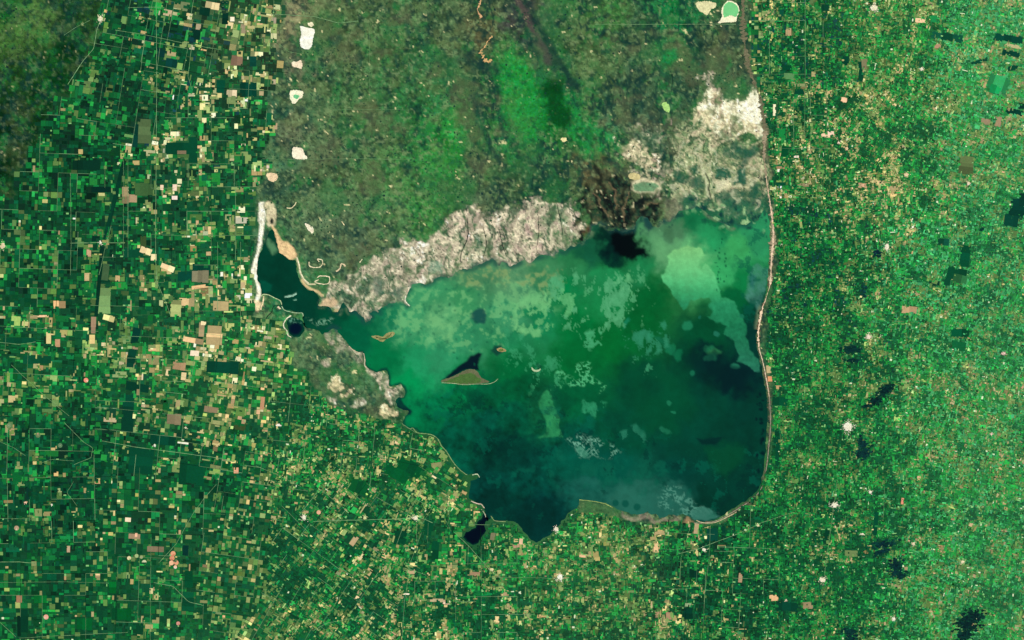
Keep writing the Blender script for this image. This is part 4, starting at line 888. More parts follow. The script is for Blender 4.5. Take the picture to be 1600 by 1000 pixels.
fq = np.array([(7,6,5,4),(0,4,5,1),(1,5,6,2),(2,6,7,3),(3,7,4,0)])
Q = (np.arange(n) * 8)[:, None, None] + fq[None]
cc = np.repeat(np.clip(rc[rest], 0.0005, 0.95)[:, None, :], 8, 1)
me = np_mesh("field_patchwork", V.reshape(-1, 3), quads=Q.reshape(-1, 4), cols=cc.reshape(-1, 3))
tag(add("field_patchwork", me, M_field, plain), kind="stuff")

# farm lanes and hedges between the survey blocks
LV = []; LQ = []; LC = []; segs = []
for zi, (zx, zy, ang, B, lo_, hi_) in enumerate(ZONES):
    if lo_ < 4: continue
    a = math.radians(ang); ca, sa = math.cos(a), math.sin(a); nb = int(175 / B) + 1
    for i in range(-nb, nb + 1):
        for j in range(-nb, nb + 1):
            for (u0, v0, u1, v1) in ((i * B, j * B, (i + 1) * B, j * B), (i * B, j * B, i * B, (j + 1) * B)):
                um, vm = (u0 + u1) / 2, (v0 + v1) / 2
                segs.append((zx + um * ca - vm * sa, zy + um * sa + vm * ca, zi, u0, v0, u1, v1))
segs = np.array(segs)
segs = segs[(segs[:, 0] > -20) & (segs[:, 0] < 1620) & (segs[:, 1] > -20) & (segs[:, 1] < 1020) & (RNG.random(len(segs)) < 0.62)]
mx, my = segs[:, 0].astype(np.float32), segs[:, 1].astype(np.float32)
zn = ((mx[:, None] - ZC[None, :, 0]) ** 2 + (my[:, None] - ZC[None, :, 1]) ** 2).argmin(1)
segs = segs[(zn == segs[:, 2].astype(int)) & (nat_mask(mx, my) < -3) & (sdf_poly(mx, my, LAKE) < -14)]
for (mx, my, zi, u0, v0, u1, v1) in segs:
    zx, zy, ang = ZONES[int(zi)][:3]; a = math.radians(ang); ca, sa = math.cos(a), math.sin(a)
    wd = random.uniform(0.14, 0.30); pale = random.random() < 0.75
    du, dv = (0, wd) if v0 == v1 else (wd, 0); b = len(LV)
    for z in (0.04, 0.1045):
        for (uu, vv) in ((u0 - du, v0 - dv), (u1 - du, v1 - dv), (u1 + du, v1 + dv), (u0 + du, v0 + dv)):
            X, Y = W(zx + uu * ca - vv * sa, zy + uu * sa + vv * ca); LV.append((float(X), float(Y), z))
    LQ += [tuple(b + q for q in fc) for fc in ((7,6,5,4),(0,4,5,1),(2,6,7,3))]
    LC += [lin((118,158,108) if pale else (4,44,28)) * random.uniform(.6, 1.2)] * 8
me = np_mesh("field_lanes", LV, quads=LQ, cols=np.clip(LC, 0, 0.95))
tag(add("field_lanes", me, M_tone, plain), kind="stuff")

# scrub thickets on the unploughed land: thousands of low dark clumps
cand = np.stack([RNG.uniform(0, 1200, 30000), RNG.uniform(-10, 460, 30000)], 1).astype(np.float32)
cx, cy = cand[:, 0], cand[:, 1]
dens = sstep(-0.5, 0.7, fbm(cx, cy, 34, 91, 4)) * (1 - sstep(0.2, 0.7, fbm(cx, cy, 60, 93, 2)) * 0.6)
okk = (nat_mask(cx, cy) > 4) & (sdf_poly(cx, cy, LAKE) < -30) & (RNG.random(cx.size) < dens * 0.62)
okk &= ~((cx > 1030) & (cy > 130) & (RNG.random(cx.size) < 0.8))
cx, cy = cx[okk], cy[okk]; n = cx.size
R_ = np.clip(RNG.lognormal(0.05, 0.38, n), 0.5, 2.6)
ths = np.arange(6) / 6 * 2 * math.pi
rr = R_[:, None] * RNG.uniform(0.6, 1.3, (n, 6)); th = ths[None] + RNG.uniform(0, 1, (n, 1))
px_ = cx[:, None] + rr * np.cos(th); py_ = cy[:, None] + rr * np.sin(th)
X, Y = W(px_, py_); zc = hz(cx, cy)
V = np.zeros((n, 7, 3)); V[:, :6, 0] = X; V[:, :6, 1] = Y; V[:, :6, 2] = zc[:, None] - 0.012
X, Y = W(cx, cy); V[:, 6, 0] = X; V[:, 6, 1] = Y; V[:, 6, 2] = zc + 0.03
T = (np.arange(n) * 7)[:, None, None] + np.array([(k, 6, (k + 1) % 6) for k in range(6)])[None][:, :, ::-1]
tc = np.array([lin((24,60,46)), lin((34,72,50)), lin((20,52,48)), lin((46,84,52)), lin((14,70,40))])[RNG.integers(0, 5, n)]
nwm = (cx < 250)
tc[nwm] *= 0.75
me = np_mesh("scrub", V.reshape(-1, 3), tris=T.reshape(-1, 3), cols=np.repeat(tc[:, None], 7, 1).reshape(-1, 3))
tag(add("scrub", me, M_ground), "dark scrub thickets dotted over the unploughed land", "scrub", kind="stuff")

# ------------------------------------------------------------------ draped ribbons and plates
def ribbon(name, pts, width, col, lift=0.012, mat=None, jag=0.25, step=1.6, parent=None, taper=False, zmin=None):
    p = smooth_pts(pts, False, step); n = len(p)
    t = np.gradient(p, axis=0); t /= np.maximum(np.hypot(t[:, 0], t[:, 1]), 1e-6)[:, None]
    nrm = np.stack([-t[:, 1], t[:, 0]], 1)
    w_ = width * 0.5 * (1 + jag * np.clip(RNG.normal(0, 1, (n, 2)), -1.8, 1.8))
    if jag >= 0.5: w_ *= np.clip(1 + 0.9 * fbm(p[:, 0], p[:, 1], 16, 35, 3), 0.25, 2.0)[:, None]
    if taper: w_ *= np.sin(np.linspace(0.12, math.pi - 0.12, n))[:, None] ** 0.6
    a, b = p + nrm * w_[:, :1], p - nrm * w_[:, 1:]
    def top(q):
        z = np.maximum.reduce([hz(q[:, 0] + dx, q[:, 1] + dy) for dx in (-1.2, 0, 1.2) for dy in (-1.2, 0, 1.2)]) + lift
        return z if zmin is None else np.maximum(z, zmin)
    V = []
    for q in (a, b):
        X, Y = W(q[:, 0], q[:, 1]); z = top(q)
        V += [np.stack([X, Y, z], 1), np.stack([X, Y, z - 0.05], 1)]
    V = np.concatenate(V); k = np.arange(n - 1)
    at, ab, bt, bb = k, k + n, k + 2 * n, k + 3 * n
    Q = np.concatenate([np.stack([at, at + 1, bt + 1, bt], 1), np.stack([ab, ab + 1, at + 1, at], 1), np.stack([bt, bt + 1, bb + 1, bb], 1)])
    c = lin(col)[None] * np.exp(RNG.normal(0, 0.10, (n, 1))); c = np.tile(c, (4, 1))
    me = np_mesh(name, V, quads=Q, cols=np.clip(c, 0.0005, 0.95))
    return add(name, me, mat or M_tone, parent)

def plate(name, pts, col, z=None, thick=0.03, mat=None, parent=None, jit=0.35, step=1.4, edge=None, lift=0.014):
    """a solid low plate with an irregular outline"""
    p = smooth_pts(pts, True, step); p = p + RNG.normal(0, jit, p.shape)
    c0 = p.mean(0); n = len(p)
    zt = (float(hz(p[:, 0], p[:, 1]).max()) + lift) if z is None else z
    X, Y = W(p[:, 0], p[:, 1])
    bm = bmesh.new()
    vt = [bm.verts.new((float(X[i]), float(Y[i]), zt)) for i in range(n)]
    vb = [bm.verts.new((float(X[i]), float(Y[i]), zt - thick - 0.03)) for i in range(n)]
    f = bm.faces.new(vt); bmesh.ops.triangulate(bm, faces=[f])
    for i in range(n): bm.faces.new((vt[i], vb[i], vb[(i + 1) % n], vt[(i + 1) % n]))
    bmesh.ops.recalc_face_normals(bm, faces=bm.faces[:])
    me = bpy.data.meshes.new(name); bm.to_mesh(me); bm.free()
    nv = len(me.vertices)
    cl = np.ones((nv, 4), np.float32); cl[:, :3] = np.clip(lin(col)[None] * np.exp(RNG.normal(0, 0.07, (nv, 1))), 0, 0.95)
    me.color_attributes.new("tone", 'FLOAT_COLOR', 'POINT').data.foreach_set("color", cl.ravel())
    o = add(name, me, mat or M_tone, parent)
    o["top"] = zt
    return o

# ---- shore ridge of sand along the eastern bank
RIDGE = [(1162,-30),(1161,20),(1163,62),(1170,105),(1183,140),(1192,170),(1196,205),(1194,240),(1197,275),(1202,310),(1207,345),(1208,372),(1205,410),(1204,440),(1197,465),(1189,490),(1185,520),(1186,545),(1193,570),(1198,596),(1202,620),(1204,660),(1201,700),(1197,735),(1192,758),(1178,778),(1158,792),(1138,804),(1118,814),(1098,817),(1080,817)]
tag(ribbon("beach_ridge", RIDGE[:8], 5, (112,108,80), 0.010, jag=0.55), kind="structure")
tag(ribbon("beach_ridge", RIDGE[6:14], 4.2, (156,142,112), 0.014, jag=0.55), kind="structure")
tag(ribbon("beach_ridge", RIDGE[11:21], 3.4, (96,88,64), 0.012, jag=0.6), kind="structure")
tag(ribbon("beach_ridge", RIDGE[20:], 2.4, (90,88,68), 0.012, jag=0.6), kind="structure")
tag(ribbon("beach_strand", RIDGE[8:18], 1.5, (236,206,168), 0.024, jag=0.6), kind="structure")
tag(ribbon("beach_strand", RIDGE[17:21], 1.3, (222,200,164), 0.024, jag=0.4), kind="structure")
tag(ribbon("beach_strand", RIDGE[20:], 0.7, (170,162,136), 0.024, jag=0.4), kind="structure")
tag(ribbon("beach_strand", [(1088,813),(1100,817),(1118,816),(1140,806),(1156,797)], 1.2, (190,176,134), 0.026), kind="structure")
# cream strand lines of the western arm
for pts, w_, c in (([(408,463),(411,460),(420,461),(430,466),(438,470),(440,476)], 1.1, (190,206,150)), ([(407,484),(411,472),(412,463)], 2.0, (240,214,164)), ([(440,478),(444,484),(452,487),(464,489),(472,489),(474,494)], 0.9, (176,204,158)),
    ([(434,479),(438,483)], 2.4, (246,222,180)), ([(455,493),(448,498),(443,506),(444,512),(449,518),(450,524),(455,527)], 1.5, (230,222,186)), ([(448,325),(455,325),(460,321),(463,316)], 1.5, (236,222,170)),
    ([(478,352),(484,358),(488,363),(489,358),(487,354)], 2.2, (246,232,196)), ([(483,409),(484,416),(493,418),(500,417),(504,412),(503,406),(496,405),(499,409)], 1.3, (238,222,176)), ([(496,434),(500,431),(512,432),(515,434),(514,442),(506,444),(492,441),(498,437)], 1.3, (240,222,180)),
    ([(464,402),(467,412),(470,426),(475,436),(482,442)], 1.3, (246,232,188)), ([(525,424),(531,420),(534,412),(540,416)], 2.0, (226,204,160)), ([(562,410),(566,405)], 1.2, (246,228,180)), ([(534,346),(538,352)], 1.3, (244,226,170)),
    ([(640,478),(633,470),(634,462)], 1.6, (224,222,190)), ([(738,742),(746,741),(749,746)], 1.2, (190,200,160)), ([(736,783),(746,787),(752,788),(757,794)], 1.3, (206,186,160)), ([(752,796),(757,802),(759,808)], 1.1, (180,180,150)),
    ([(630,664),(640,670),(645,669),(652,676),(668,678),(676,680),(684,686),(690,697),(698,706),(704,716),(712,727),(722,737),(730,742)], 1.2, (128,156,100)), ([(905,781),(925,783),(945,787),(957,793)], 1.2, (150,170,96)),
    ([(767,806),(771,812),(775,814),(790,815)], 1.0, (140,160,104)), ([(568,552),(570,562),(570,572),(576,577)], 1.2, (206,194,160)), ([(560,551),(552,547),(545,541)], 1.4, (200,186,150))):
    tag(ribbon("strand_line", pts, w_, c, 0.026, jag=0.3), kind="structure")

tag(ribbon("beach_strand", [(409,317),(411,332),(410,348),(407,372),(403,392),(399,404),(396,416),(394,426),(399,438),(403,450),(404,464)], 1.5, (255,246,212), 0.024, jag=0.8), kind="structure")
# ---- roads: pale hairlines across the farmland
ROADS = [([(244,0),(245,120),(244,250),(243,400),(245,440),(258,470),(266,492)], .55), ([(180,47),(220,53),(300,70),(346,78)], .5), ([(200,12),(248,11),(260,13)], .5), ([(262,0),(252,60),(244,118)], .4), ([(343,18),(333,72),(325,120)], .4), ([(232,28),(227,52),(220,110)], .4), ([(300,68),(294,120),(300,140)], .4),
 ([(162,18),(152,45),(146,76),(130,95),(106,132)], .8), ([(140,32),(120,42),(100,55)], .45), ([(110,380),(160,379),(194,380)], .7), ([(110,270),(111,380),(110,430)], .35), ([(193,250),(193,400)], .3), ([(174,352),(165,385),(155,430)], .45),
 ([(0,535),(30,538),(56,534)], .5), ([(18,570),(60,610),(108,650)], .45), ([(100,660),(130,690),(145,700),(142,715),(116,726)], .45), ([(160,689),(215,699),(270,706),(330,714),(370,722)], .65), ([(0,690),(22,700),(40,712)], .4), ([(60,725),(80,718),(115,720)], .35),
 ([(0,878),(30,878),(55,880)], .7), ([(0,810),(50,811)], .4), ([(338,757),(318,780),(300,805),(275,850),(248,880)], .45), ([(0,910),(100,909),(170,911)], .3), ([(240,910),(270,916),(295,940),(318,946)], .6), ([(0,972),(25,995)], .5), ([(30,997),(80,994),(200,988)], .4), ([(236,840),(235,940),(235,1000)], .3),
 ([(490,815),(530,813),(620,811),(650,807),(665,812),(676,817)], .7), ([(651,815),(652,880)], .4), ([(710,832),(735,856),(765,890),(785,905)], .6), ([(490,985),(510,974),(540,968),(575,962)], .5), ([(640,890),(632,940),(628,1000)], .45), ([(700,770),(690,800),(705,830)], .3),
 ([(628,662),(640,670),(650,676)], .5), ([(1060,865),(1090,858),(1110,850),(1150,835),(1188,818)], .6), ([(1180,820),(1240,800)], .4), ([(1258,0),(1258,120),(1257,210)], .35), ([(1308,750),(1303,790),(1296,840),(1288,900)], .45), ([(1382,760),(1380,810)], .35),
 ([(430,22),(460,24),(490,26),(530,36),(560,33)], .7), ([(402,60),(426,62),(428,0)], .4), ([(425,60),(450,80),(470,85)], .4), ([(930,38),(1000,38),(1150,38)], .5), ([(520,172),(580,171),(640,172)], .3), ([(410,248),(460,249),(560,248),(640,249)], .35), ([(577,40),(578,160)], .25),
 ([(1064,872),(1062,905)], .4), ([(1110,820),(1108,870),(1100,940)], .3), ([(765,902),(850,903),(880,905)], .35), ([(400,728),(430,740),(470,760)], .4), ([(440,790),(480,830)], .35), ([(120,790),(105,770),(115,752)], .4), ([(1080,818),(1064,872)], .3)]
for pts, w_ in ROADS:
    q = []
    for (x0, y0), (x1, y1) in zip(pts[:-1], pts[1:]):
        m_ = max(2, int(math.hypot(x1 - x0, y1 - y0) / 9)); q += [(x0 + (x1 - x0) * k / m_, y0 + (y1 - y0) * k / m_) for k in range(m_)]
    q.append(pts[-1]); q = [(x + random.gauss(0, .12), y + random.gauss(0, .12)) for x, y in q]
    tag(ribbon("road", q, w_ * 1.0, (126,166,112), 0.055, jag=0.3, step=3, zmin=0.112), kind="structure")
# ---- dark watercourses and drains
for pts, w_ in (([(1380,598),(1395,590),(1412,583)], 1.0), ([(1352,645),(1380,648),(1420,652),(1440,650),(1470,643),(1500,640)], 1.0), ([(1370,633),(1395,628),(1420,622)], .9), ([(1310,566),(1340,566),(1362,567)], .8), ([(1400,825),(1415,822),(1430,826)], 1.2), ([(1436,844),(1460,842),(1480,840)], .9),
    ([(1320,917),(1340,910),(1370,913),(1400,911),(1420,909)], 1.1), ([(1350,950),(1365,945),(1380,938)], .9), ([(1310,982),(1340,981),(1385,978),(1422,976)], 1.3), ([(1300,852),(1325,852)], .8), ([(1270,853),(1290,856)], .8), ([(1430,509),(1450,512),(1475,508)], .8), ([(1455,610),(1480,605),(1500,600)], .8), ([(1240,962),(1260,967),(1272,970)], 1.2),
    ([(1200,895),(1222,890)], .8), ([(1400,848),(1380,846),(1350,851)], 1.0), ([(1480,960),(1500,952),(1515,950)], .8), ([(437,477),(428,478),(424,488),(417,495),(414,505)], 1.4), ([(730,340),(731,370),(721,395),(720,412)], 1.2), ([(755,355),(760,380),(754,405)], 1.0), ([(780,360),(786,385),(792,402)], .9), ([(650,965),(630,958),(605,962)], .8),
    ([(1050,115),(1051,128),(1049,138)], .9), ([(870,318),(876,345),(880,370)], .9), ([(840,330),(842,362),(838,390)], .8), ([(600,962),(615,952),(632,946)], 1.0)):
    tag(ribbon("stream", pts, w_, (16,44,36), 0.03, jag=0.4, step=2, taper=True, zmin=0.0), kind="structure")
# sandy beds of the old river
tag(ribbon("sand_bed", [(751,-8),(750,4),(746,14),(748,20),(752,28)], 1.8, (214,168,118), 0.02, jag=0.9, step=1.0), kind="structure")
tag(ribbon("sand_bed", [(769,56),(763,64),(757,74),(751,80),(754,88),(760,96),(764,98),(766,92)], 2.2, (214,172,112), 0.02, jag=0.9, step=1.0), kind="structure")

# ------------------------------------------------------------------ salt pans on the western plain and by the levee
def pan(pts, col, label, pool=None, poolcol=(110,196,130)):
    o = tag(plate("salt_pan", pts, col, jit=0.45), label, "salt pan", "salt pans on the plain")
    if pool: plate("brine_pool", pool, poolcol, z=o["top"] + 0.012, parent=o, mat=M_water)
    return o
pan([(469,41),(478,43),(491,46),(490,58),(486,74),(479,77),(470,73),(469,62),(471,52)], (255,250,222), "largest white salt pan, a tall block on the western plain")
pan([(481,36),(488,35),(490,40),(483,41)], (246,236,190), "tiny cream salt pan just above the tallest white one")
pan([(456,97),(464,96),(470,94),(472,100),(471,108),(466,106),(458,104)], (246,224,186), "ragged cream salt pan between the two larger white ones")
pan([(454,142),(463,141),(473,143),(472,152),(466,156),(461,162),(456,160),(453,151)], (253,242,200), "white salt pan holding a green pool", [(459,148),(466,148),(468,151),(464,155),(460,153)])
pan([(457,232),(464,230),(472,232),(476,240),(480,248),(470,249),(458,246)], (254,238,202), "cream salt pan low on the plain, with a pointed tail")
pan([(417,271),(424,270),(433,273),(433,280),(426,284),(418,279)], (246,214,166), "peach-tinted pan above the bleached western shore")
pan([(1088,4),(1098,2),(1108,2),(1119,5),(1118,11),(1110,16),(1106,23),(1098,20),(1090,14)], (222,216,160), "buff salt pan at the top edge, left of the pale green pond")
pan([(1132,6),(1140,1),(1150,5),(1155,14),(1152,26),(1148,34),(1132,35),(1122,36),(1128,26),(1127,16)], (250,240,196), "cream pan almost covered by a pale green pond, top edge", [(1132,8),(1140,3),(1149,7),(1154,15),(1150,26),(1142,24),(1132,27),(1130,18)], (120,206,128))
pan([(1034,162),(1041,160),(1047,168),(1046,175),(1040,174),(1036,169)], (172,216,120), "small yellow-green pan alone in the dark scrub")
pan([(876,217),(882,215),(886,219),(881,222)], (238,224,156), "tiny yellow pan in the green meadow below the dark patch")
pan([(983,273),(990,270),(999,273),(1000,280),(990,281),(983,278)], (206,192,132), "golden mud pan above the oval green lagoon")
pan([(500,357),(498,351),(505,352),(509,357),(507,363),(502,361)][::-1] if False else [(477,349),(483,351),(487,358),(490,361),(487,364),(482,360),(478,354)], (248,234,200), "hook-shaped white pan above the north-western shore")

# ------------------------------------------------------------------ islands
def island(pts, col, label, crest=None, crestcol=(96,108,66), beach=None, beachcol=(170,186,140)):
    o = tag(plate("island", pts, col, z=0.016, thick=0.05, jit=0.25), label, "island", "islands in the lake")
    if crest: plate("grass_cover", crest, crestcol, z=0.030, parent=o, mat=M_ground, jit=0.8)
    if beach: ribbon("beach", beach, 0.7, beachcol, 0.02, parent=o, jag=0.3, zmin=0.034)
    return o
island([(689,596),(697,592),(708,588),(718,583),(728,578),(740,577),(747,582),(752,590),(760,594),(764,597),(752,599),(738,600),(720,600),(702,598)], (104,106,74), "large triangular island lying south of the blackest water",
       [(694,597),(708,591),(722,585),(738,583),(746,589),(752,596),(738,599),(712,599)], (74,108,52), [(690,598),(708,599),(725,601),(745,600),(762,600),(772,597),(778,592)])
island([(580,526),(588,524),(598,526),(604,521),(613,518),(617,521),(613,526),(604,529),(598,534),(590,531)], (150,146,92), "small olive island off the south-western headland", [(588,527),(598,528),(606,524),(612,521),(608,527),(598,531)], (112,122,70))
island([(776,546),(782,543),(790,546),(790,549),(782,550)], (166,146,96), "tiny tan island north-east of the triangular one", [(779,547),(784,545),(788,547),(783,549)], (108,118,60))
island([(831,573),(834,577),(839,578),(845,576),(844,579),(838,581),(832,579)], (176,196,150), "slim crescent islet in mid-lake")
island([(445,464),(451,462),(457,461),(463,458),(464,460),(458,463),(450,465)], (150,190,160), "thin pale sandbar in the dark western arm")
island([(459,469),(463,468),(464,469),(460,470)], (120,172,140), "speck of sandbar below the thin pale one in the western arm")

# ------------------------------------------------------------------ centre-pivot fields
def pivot(x, y, r, col, label, wedge=None, wc=None):
    a = np.linspace(0, 2 * math.pi, 29)[:-1]
    X, Y = W(x + r * np.cos(a), y + r * np.sin(a))
    zt = 0.114
    def disc(name, R0, a0, a1, z, c, parent=None):
        aa = np.linspace(a0, a1, 25)
        q = [(x, y)] if a1 - a0 < 6.2 else []
        q += [(x + R0 * math.cos(t), y + R0 * math.sin(t)) for t in (aa if q else aa[:-1])]
        q = np.array(q); X, Y = W(q[:, 0], q[:, 1]); n = len(q)
        bm = bmesh.new()
        vt = [bm.verts.new((float(X[i]), float(Y[i]), z)) for i in range(n)]; vb = [bm.verts.new((float(X[i]), float(Y[i]), 0.04)) for i in range(n)]
        f = bm.faces.new(vt); bmesh.ops.triangulate(bm, faces=[f])
        for i in range(n): bm.faces.new((vt[i], vb[i], vb[(i + 1) % n], vt[(i + 1) % n]))
        bmesh.ops.recalc_face_normals(bm, faces=bm.faces[:])
        me = bpy.data.meshes.new(name); bm.to_mesh(me); bm.free()
        cl = np.ones((len(me.vertices), 4), np.float32); cl[:, :3] = lin(c)
        me.color_attributes.new("tone", 'FLOAT_COLOR', 'POINT').data.foreach_set("color", cl.ravel())
        return add(name, me, M_field, parent)
    o = tag(disc("pivot_field", r, 0, 2 * math.pi, zt, col), label, "round field", "round irrigated fields")
    if wedge: disc("crop_wedge", r * 0.97, wedge[0], wedge[1], zt + 0.008, wc, o)
    disc("pivot_pad", r * 0.12, 0, 2 * math.pi, zt + 0.016, (210,190,150), o)
for a in ((270.5,865,4.0,(226,160,118),"topmost pink disc of the tight cluster of round fields",(0.3,2.0),(206,130,96)), (269,872,3.9,(218,146,106),"second pink disc from the top of the tight cluster",(1,2.6),(196,120,92)), (268,879.5,3.7,(244,190,146),"pale peach disc, lower left of the tight pink cluster"),
    (275.5,879,3.6,(228,158,118),"pink disc, lower right of the tight cluster",(3.6,5.0),(70,110,70)), (274,886,2.7,(252,196,160),"half-hidden bright disc at the foot of the pink cluster",(0,3.1),(230,214,190)),
    (201.8,872,3.1,(226,214,160),"leftmost of the four pale discs in a loose row",(0.5,1.6),(170,190,120)), (213.5,868.5,3.0,(166,188,124),"pale green disc, highest of the loose row of four"), (221,870.5,2.6,(150,160,110),"smallest dull disc of the loose row of four"), (225.5,878.5,3.6,(206,206,160),"half-cream half-green disc at the right end of the loose row",(0,3.14),(16,84,48)),
    (72,964,3.9,(234,168,142),"lone pink disc near the lower left corner",(2.2,3.2),(216,196,160)), (134.5,594,3.6,(240,150,118),"lone salmon disc in the dark western fields",(0.2,1.0),(250,220,190)), (498,800.5,3.3,(232,176,136),"peach disc east of the crossroads town"), (26,825,3.7,(176,150,116),"dull brown disc by the left edge",(1.2,2.2),(210,186,150)),
    (14,665,3.8,(112,140,92),"grey-green disc at the far left, highest of three"), (59.5,680,3.8,(104,128,84),"grey-green disc, rightmost but one of the three in the west",(4.2,5.0),(190,150,120)), (94,696,3.6,(92,128,88),"grey-green disc, lowest of the three in the west"), (278.5,974,3.0,(214,150,130),"dusky pink disc near the bottom edge",(0.6,1.4),(190,110,100)),
    (348.5,3.5,3.0,(0,58,40),"upper left dark green disc of the block of four"), (354.5,3.8,3.0,(4,70,46),"upper right dark green disc of the block of four"), (348.5,10,3.0,(16,84,50),"lower left green disc of the block of four",(1,3),(6,52,36)), (354.5,10.5,3.2,(20,110,48),"lower right bright green disc of the block of four"),
    (89,616,4.2,(22,80,46),"faint green disc beside the diagonal road in the west"),(138,768,3.8,(12,88,50),"plain green disc in the dark south-western fields")):
    pivot(*a)

# ------------------------------------------------------------------ towns
def town(x, y, r, n, label, col=(255,250,226), ax=1.0, ay=1.0, street=None):
    root = tag(empty("town", x, y, 0.05), label, "town", "towns on the plain")
    wx0, wy0 = W(x, y); wx0 = float(wx0); wy0 = float(wy0)
    roads_ = RNG.uniform(0, 2 * math.pi, 3)
    V = []; Q = []; C = []
    for k in range(n):
        d = abs(RNG.normal(0, 0.52)) * r; t = RNG.uniform(0, 2 * math.pi)
        if RNG.random() < 0.13:                       # ribbons of houses out along the main streets
            t = roads_[k % len(roads_)] + RNG.normal(0, .12); d = RNG.uniform(.4, 1.3) * r
        cx, cy = d * math.cos(t) * ax, d * math.sin(t) * ay
        s = RNG.uniform(0.55, 1.3) * (1.2 if d < r * .5 else 0.8); w_, h_ = s * RNG.uniform(.7, 1.3), s * RNG.uniform(.7, 1.3)
        zt = 0.075 + RNG.random() * 0.04
        b = len(V)
        for z in (-0.02, zt):
            for (u, v) in CORN:
                px, py = cx + u * w_, cy + v * h_
                V.append((px * P, -py * P, z))
        Q += [tuple(b + q for q in fc) for fc in ((7,6,5,4),(0,4,5,1),(1,5,6,2),(2,6,7,3),(3,7,4,0))]
        C += [lin(col) * RNG.uniform(0.72, 1.0) * np.array([1, RNG.uniform(.93, 1), RNG.uniform(.8, 1)])] * 8
    me = np_mesh("building_blocks", V, quads=Q, cols=np.clip(C, 0, 0.95))
    tag(add("building_blocks", me, M_town, root), kind="stuff")
    m = 18; q = []
    for k in range(m):
        t = 2 * math.pi * k / m; rr_ = r * 0.62 * RNG.uniform(.7, 1.25); q.append((rr_ * math.cos(t) * ax * P, rr_ * math.sin(t) * ay * P))
    bm = bmesh.new(); vt = [bm.verts.new((*p, 0.058)) for p in q]; vb = [bm.verts.new((*p, -0.02)) for p in q]
    f = bm.faces.new(vt); bmesh.ops.triangulate(bm, faces=[f])
    for i in range(m): bm.faces.new((vt[i], vb[i], vb[(i + 1) % m], vt[(i + 1) % m]))
    bmesh.ops.recalc_face_normals(bm, faces=bm.faces[:])
    me = bpy.data.meshes.new("paved_ground"); bm.to_mesh(me); bm.free()
    cl = np.ones((len(me.vertices), 4), np.float32); cl[:, :3] = lin(col) * 0.9
    me.color_attributes.new("tone", 'FLOAT_COLOR', 'POINT').data.foreach_set("color", cl.ravel())
    add("paved_ground", me, M_town, root)
    return root
for a in ((1325,667,10,300,"largest white town, star-shaped, east of the lake",(255,252,226),1,1.0),(1385.5,386,6.5,110,"kite-shaped white town in the upper eastern fields",(255,248,220),.8,1.2),(1304,789,7.5,140,"white town in the south-east, squarish, on a dark road",(255,252,226),1,.9),(1285,906,6.5,110,"white town south-east, low, with a peach suburb beside it",(255,248,216),1,.9),
    (1366,12.5,9,170,"square white town at the top edge, east side",(255,248,214),1,.8),(1357,526,6.0,90,"white town above the small dark blotch",(255,240,214),.9,.9),(875,902,7.0,120,"round white town south of the lake",(255,254,232),.95,.9),(869,827,6.0,90,"white lakeside town on the southern bay",(255,246,220),.9,.9),
    (649,809,6.5,100,"white town north-west of the kidney-shaped lagoon",(255,250,214),1,.7),(475.5,808.5,6.0,90,"white crossroads town in the southern fields, farthest west",(255,250,222),.8,.9),(570,809,4.5,50,"pale yellow village between two white towns",(226,232,170),.9,.8),(157,29.5,7,100,"bright village on the road in the upper left",(250,244,206),.8,1.0),
    (4,384,7,80,"cream village cut by the left edge",(242,226,186),.8,1),(1440,108,4,44,"small white village in the upper right fields",(255,248,220),.9,1),(1416,273,5,60,"cream hamlet in the pinkish eastern fields",(250,228,180),1,.9),(1396,967,5,55,"white hamlet nearest the bottom edge, east side",(255,250,226),.9,.9),
    (1359.5,769,4,40,"small white hamlet north-east of the squarish white town",(255,250,226),.9,.9),(1347.5,834.5,3.5,30,"tiny hamlet below the squarish town",(250,244,214),1.2,.6),(1427,850,4,40,"small cream hamlet right of the long dark blotch",(252,236,196),.9,.9),(1504,878,4.5,40,"tiny cream hamlet in the lower right fields",(244,232,190),1,.8),
    (1513,287,4,40,"small cream hamlet near the right edge, upper half",(255,240,206),.8,1),(1549,678,3.2,24,"pinkish hamlet near the right edge, lower half",(250,224,206),.8,.9),(1568,552,5,44,"pinkish scattered hamlet by the right edge",(246,210,196),1.1,.7),(1100,859,4.5,50,"white hamlet on the pale road south of the lake's corner",(252,248,220),1,.8),
    (1184,821,3.5,34,"tiny bright hamlet by the lake's south-east corner",(250,244,190),1,.8),(768,890,4.5,46,"cream village on the diagonal road below the lagoon",(244,232,176),1.1,.8),(245,231,6,60,"yellow-cream village on the straight western road",(252,226,160),.8,1.1),(157,379,3.5,34,"white hamlet at the western road junction",(255,252,230),.9,.9),
    (1228,938,3,20,"tiny pale hamlet near the square tan field",(240,220,190),.8,.8),(242,696,3.5,26,"tiny white hamlet on the slanting western road",(250,250,230),.7,1),(290,668,3,16,"scattered pale farmsteads above the slanting western road",(230,226,190),1,.8),(81,789,3,18,"small white farm block in the dark south-west",(255,248,226),.7,.7),
    (40,785,3.5,22,"peach farm block left of the small white one",(250,206,170),1.2,.6),(1323,232,3.5,20,"tiny peach hamlet in the bright upper-east fields",(250,214,170),1,1),(1348,290,4,26,"peach hamlet south of the bright suburb, upper east",(246,200,160),1,1)):
    town(*a)

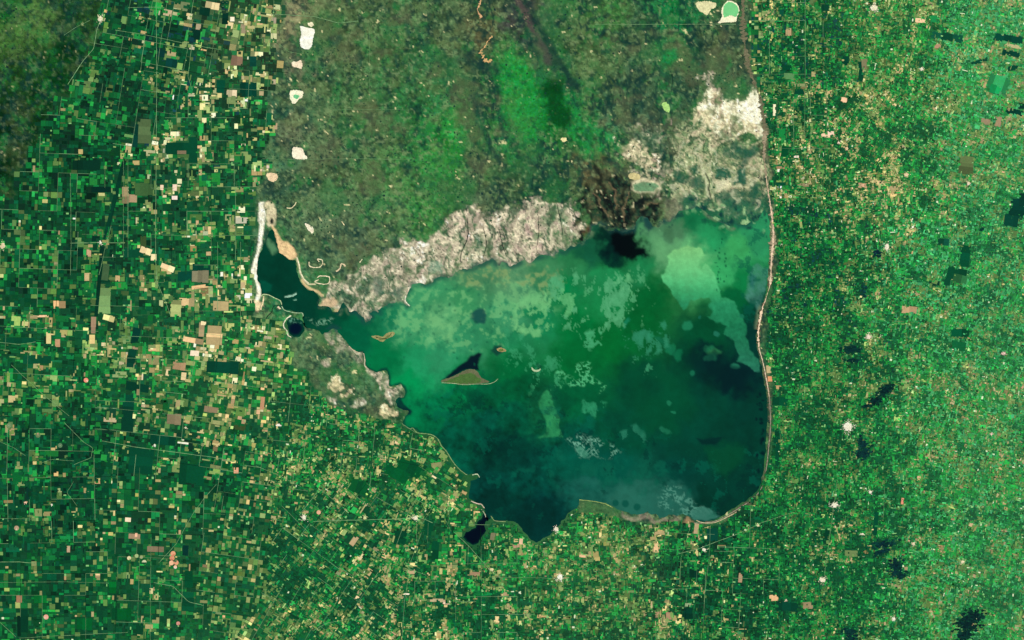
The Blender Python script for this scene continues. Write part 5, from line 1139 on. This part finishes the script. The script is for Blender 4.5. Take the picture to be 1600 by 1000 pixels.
# ------------------------------------------------------------------ dark blotches among the eastern fields: clustered flecks, darkest in the middle
def blotch(pts_list, label, n, col=(10,40,48)):
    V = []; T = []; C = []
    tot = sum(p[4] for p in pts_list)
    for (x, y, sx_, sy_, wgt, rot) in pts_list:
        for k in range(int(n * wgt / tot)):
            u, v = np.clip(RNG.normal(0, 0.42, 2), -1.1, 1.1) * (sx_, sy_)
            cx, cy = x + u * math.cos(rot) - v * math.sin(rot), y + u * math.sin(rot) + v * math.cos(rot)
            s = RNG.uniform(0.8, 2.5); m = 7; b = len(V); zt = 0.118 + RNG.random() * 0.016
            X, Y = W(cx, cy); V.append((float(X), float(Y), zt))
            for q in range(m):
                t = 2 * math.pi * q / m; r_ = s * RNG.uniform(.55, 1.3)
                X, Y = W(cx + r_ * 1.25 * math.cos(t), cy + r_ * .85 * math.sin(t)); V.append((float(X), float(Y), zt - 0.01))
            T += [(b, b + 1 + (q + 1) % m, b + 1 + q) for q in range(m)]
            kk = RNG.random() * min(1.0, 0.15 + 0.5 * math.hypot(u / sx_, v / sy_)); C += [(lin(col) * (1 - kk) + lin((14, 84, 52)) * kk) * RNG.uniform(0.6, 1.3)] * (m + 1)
    me = np_mesh("dark_flecks", V, tris=T, cols=np.clip(C, 0.0005, 1))
    root = tag(empty("blotch", pts_list[0][0], pts_list[0][1], 0.05), label, "blotch", "dark blotches among the eastern fields")
    o = tag(add("dark_flecks", me, M_tone, root), kind="stuff"); o.location = -root.location
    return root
blotch([(1382,610,14,9,3,-.5),(1368,626,12,8,2,-.4),(1390,606,10,6,1.5,0),(1354,634,9,3,.6,0)], "blackest patch, shaped like a leaf, east of the lake", 260, (2,24,34))
blotch([(1330,546,17,8,3,0),(1332,563,14,4,.8,0)], "small dark patch below the white town", 170, (4,38,42))
blotch([(1348,708,14,9,2.2,-.2),(1346,690,6,14,1,0),(1352,695,10,10,.8,0)], "dark smudge beside the largest town", 200, (6,38,46))
blotch([(1380,850,24,7,2,-.1),(1376,862,16,5,1,-.3),(1400,885,13,16,2.4,0),(1406,898,12,8,1.4,0)], "long dark patch stepping down the south-eastern fields", 340, (4,36,44))
blotch([(1512,975,22,16,3,0),(1522,962,18,12,1.5,0),(1506,992,14,10,2,0)], "broad dark patch cut by the bottom edge", 520, (4,28,36))
blotch([(1326,986,15,4,1,0),(1330,994,10,10,1.5,0)], "narrow dark patch at the bottom, left of the broad one", 110, (4,34,42))
blotch([(1371,394,7,9,1,0)], "small blue-black patch beside the kite-shaped town", 26, (6,36,54))
blotch([(1350,455,5,14,1,0)], "faint upright dark streak in the eastern fields", 28, (10,52,56))
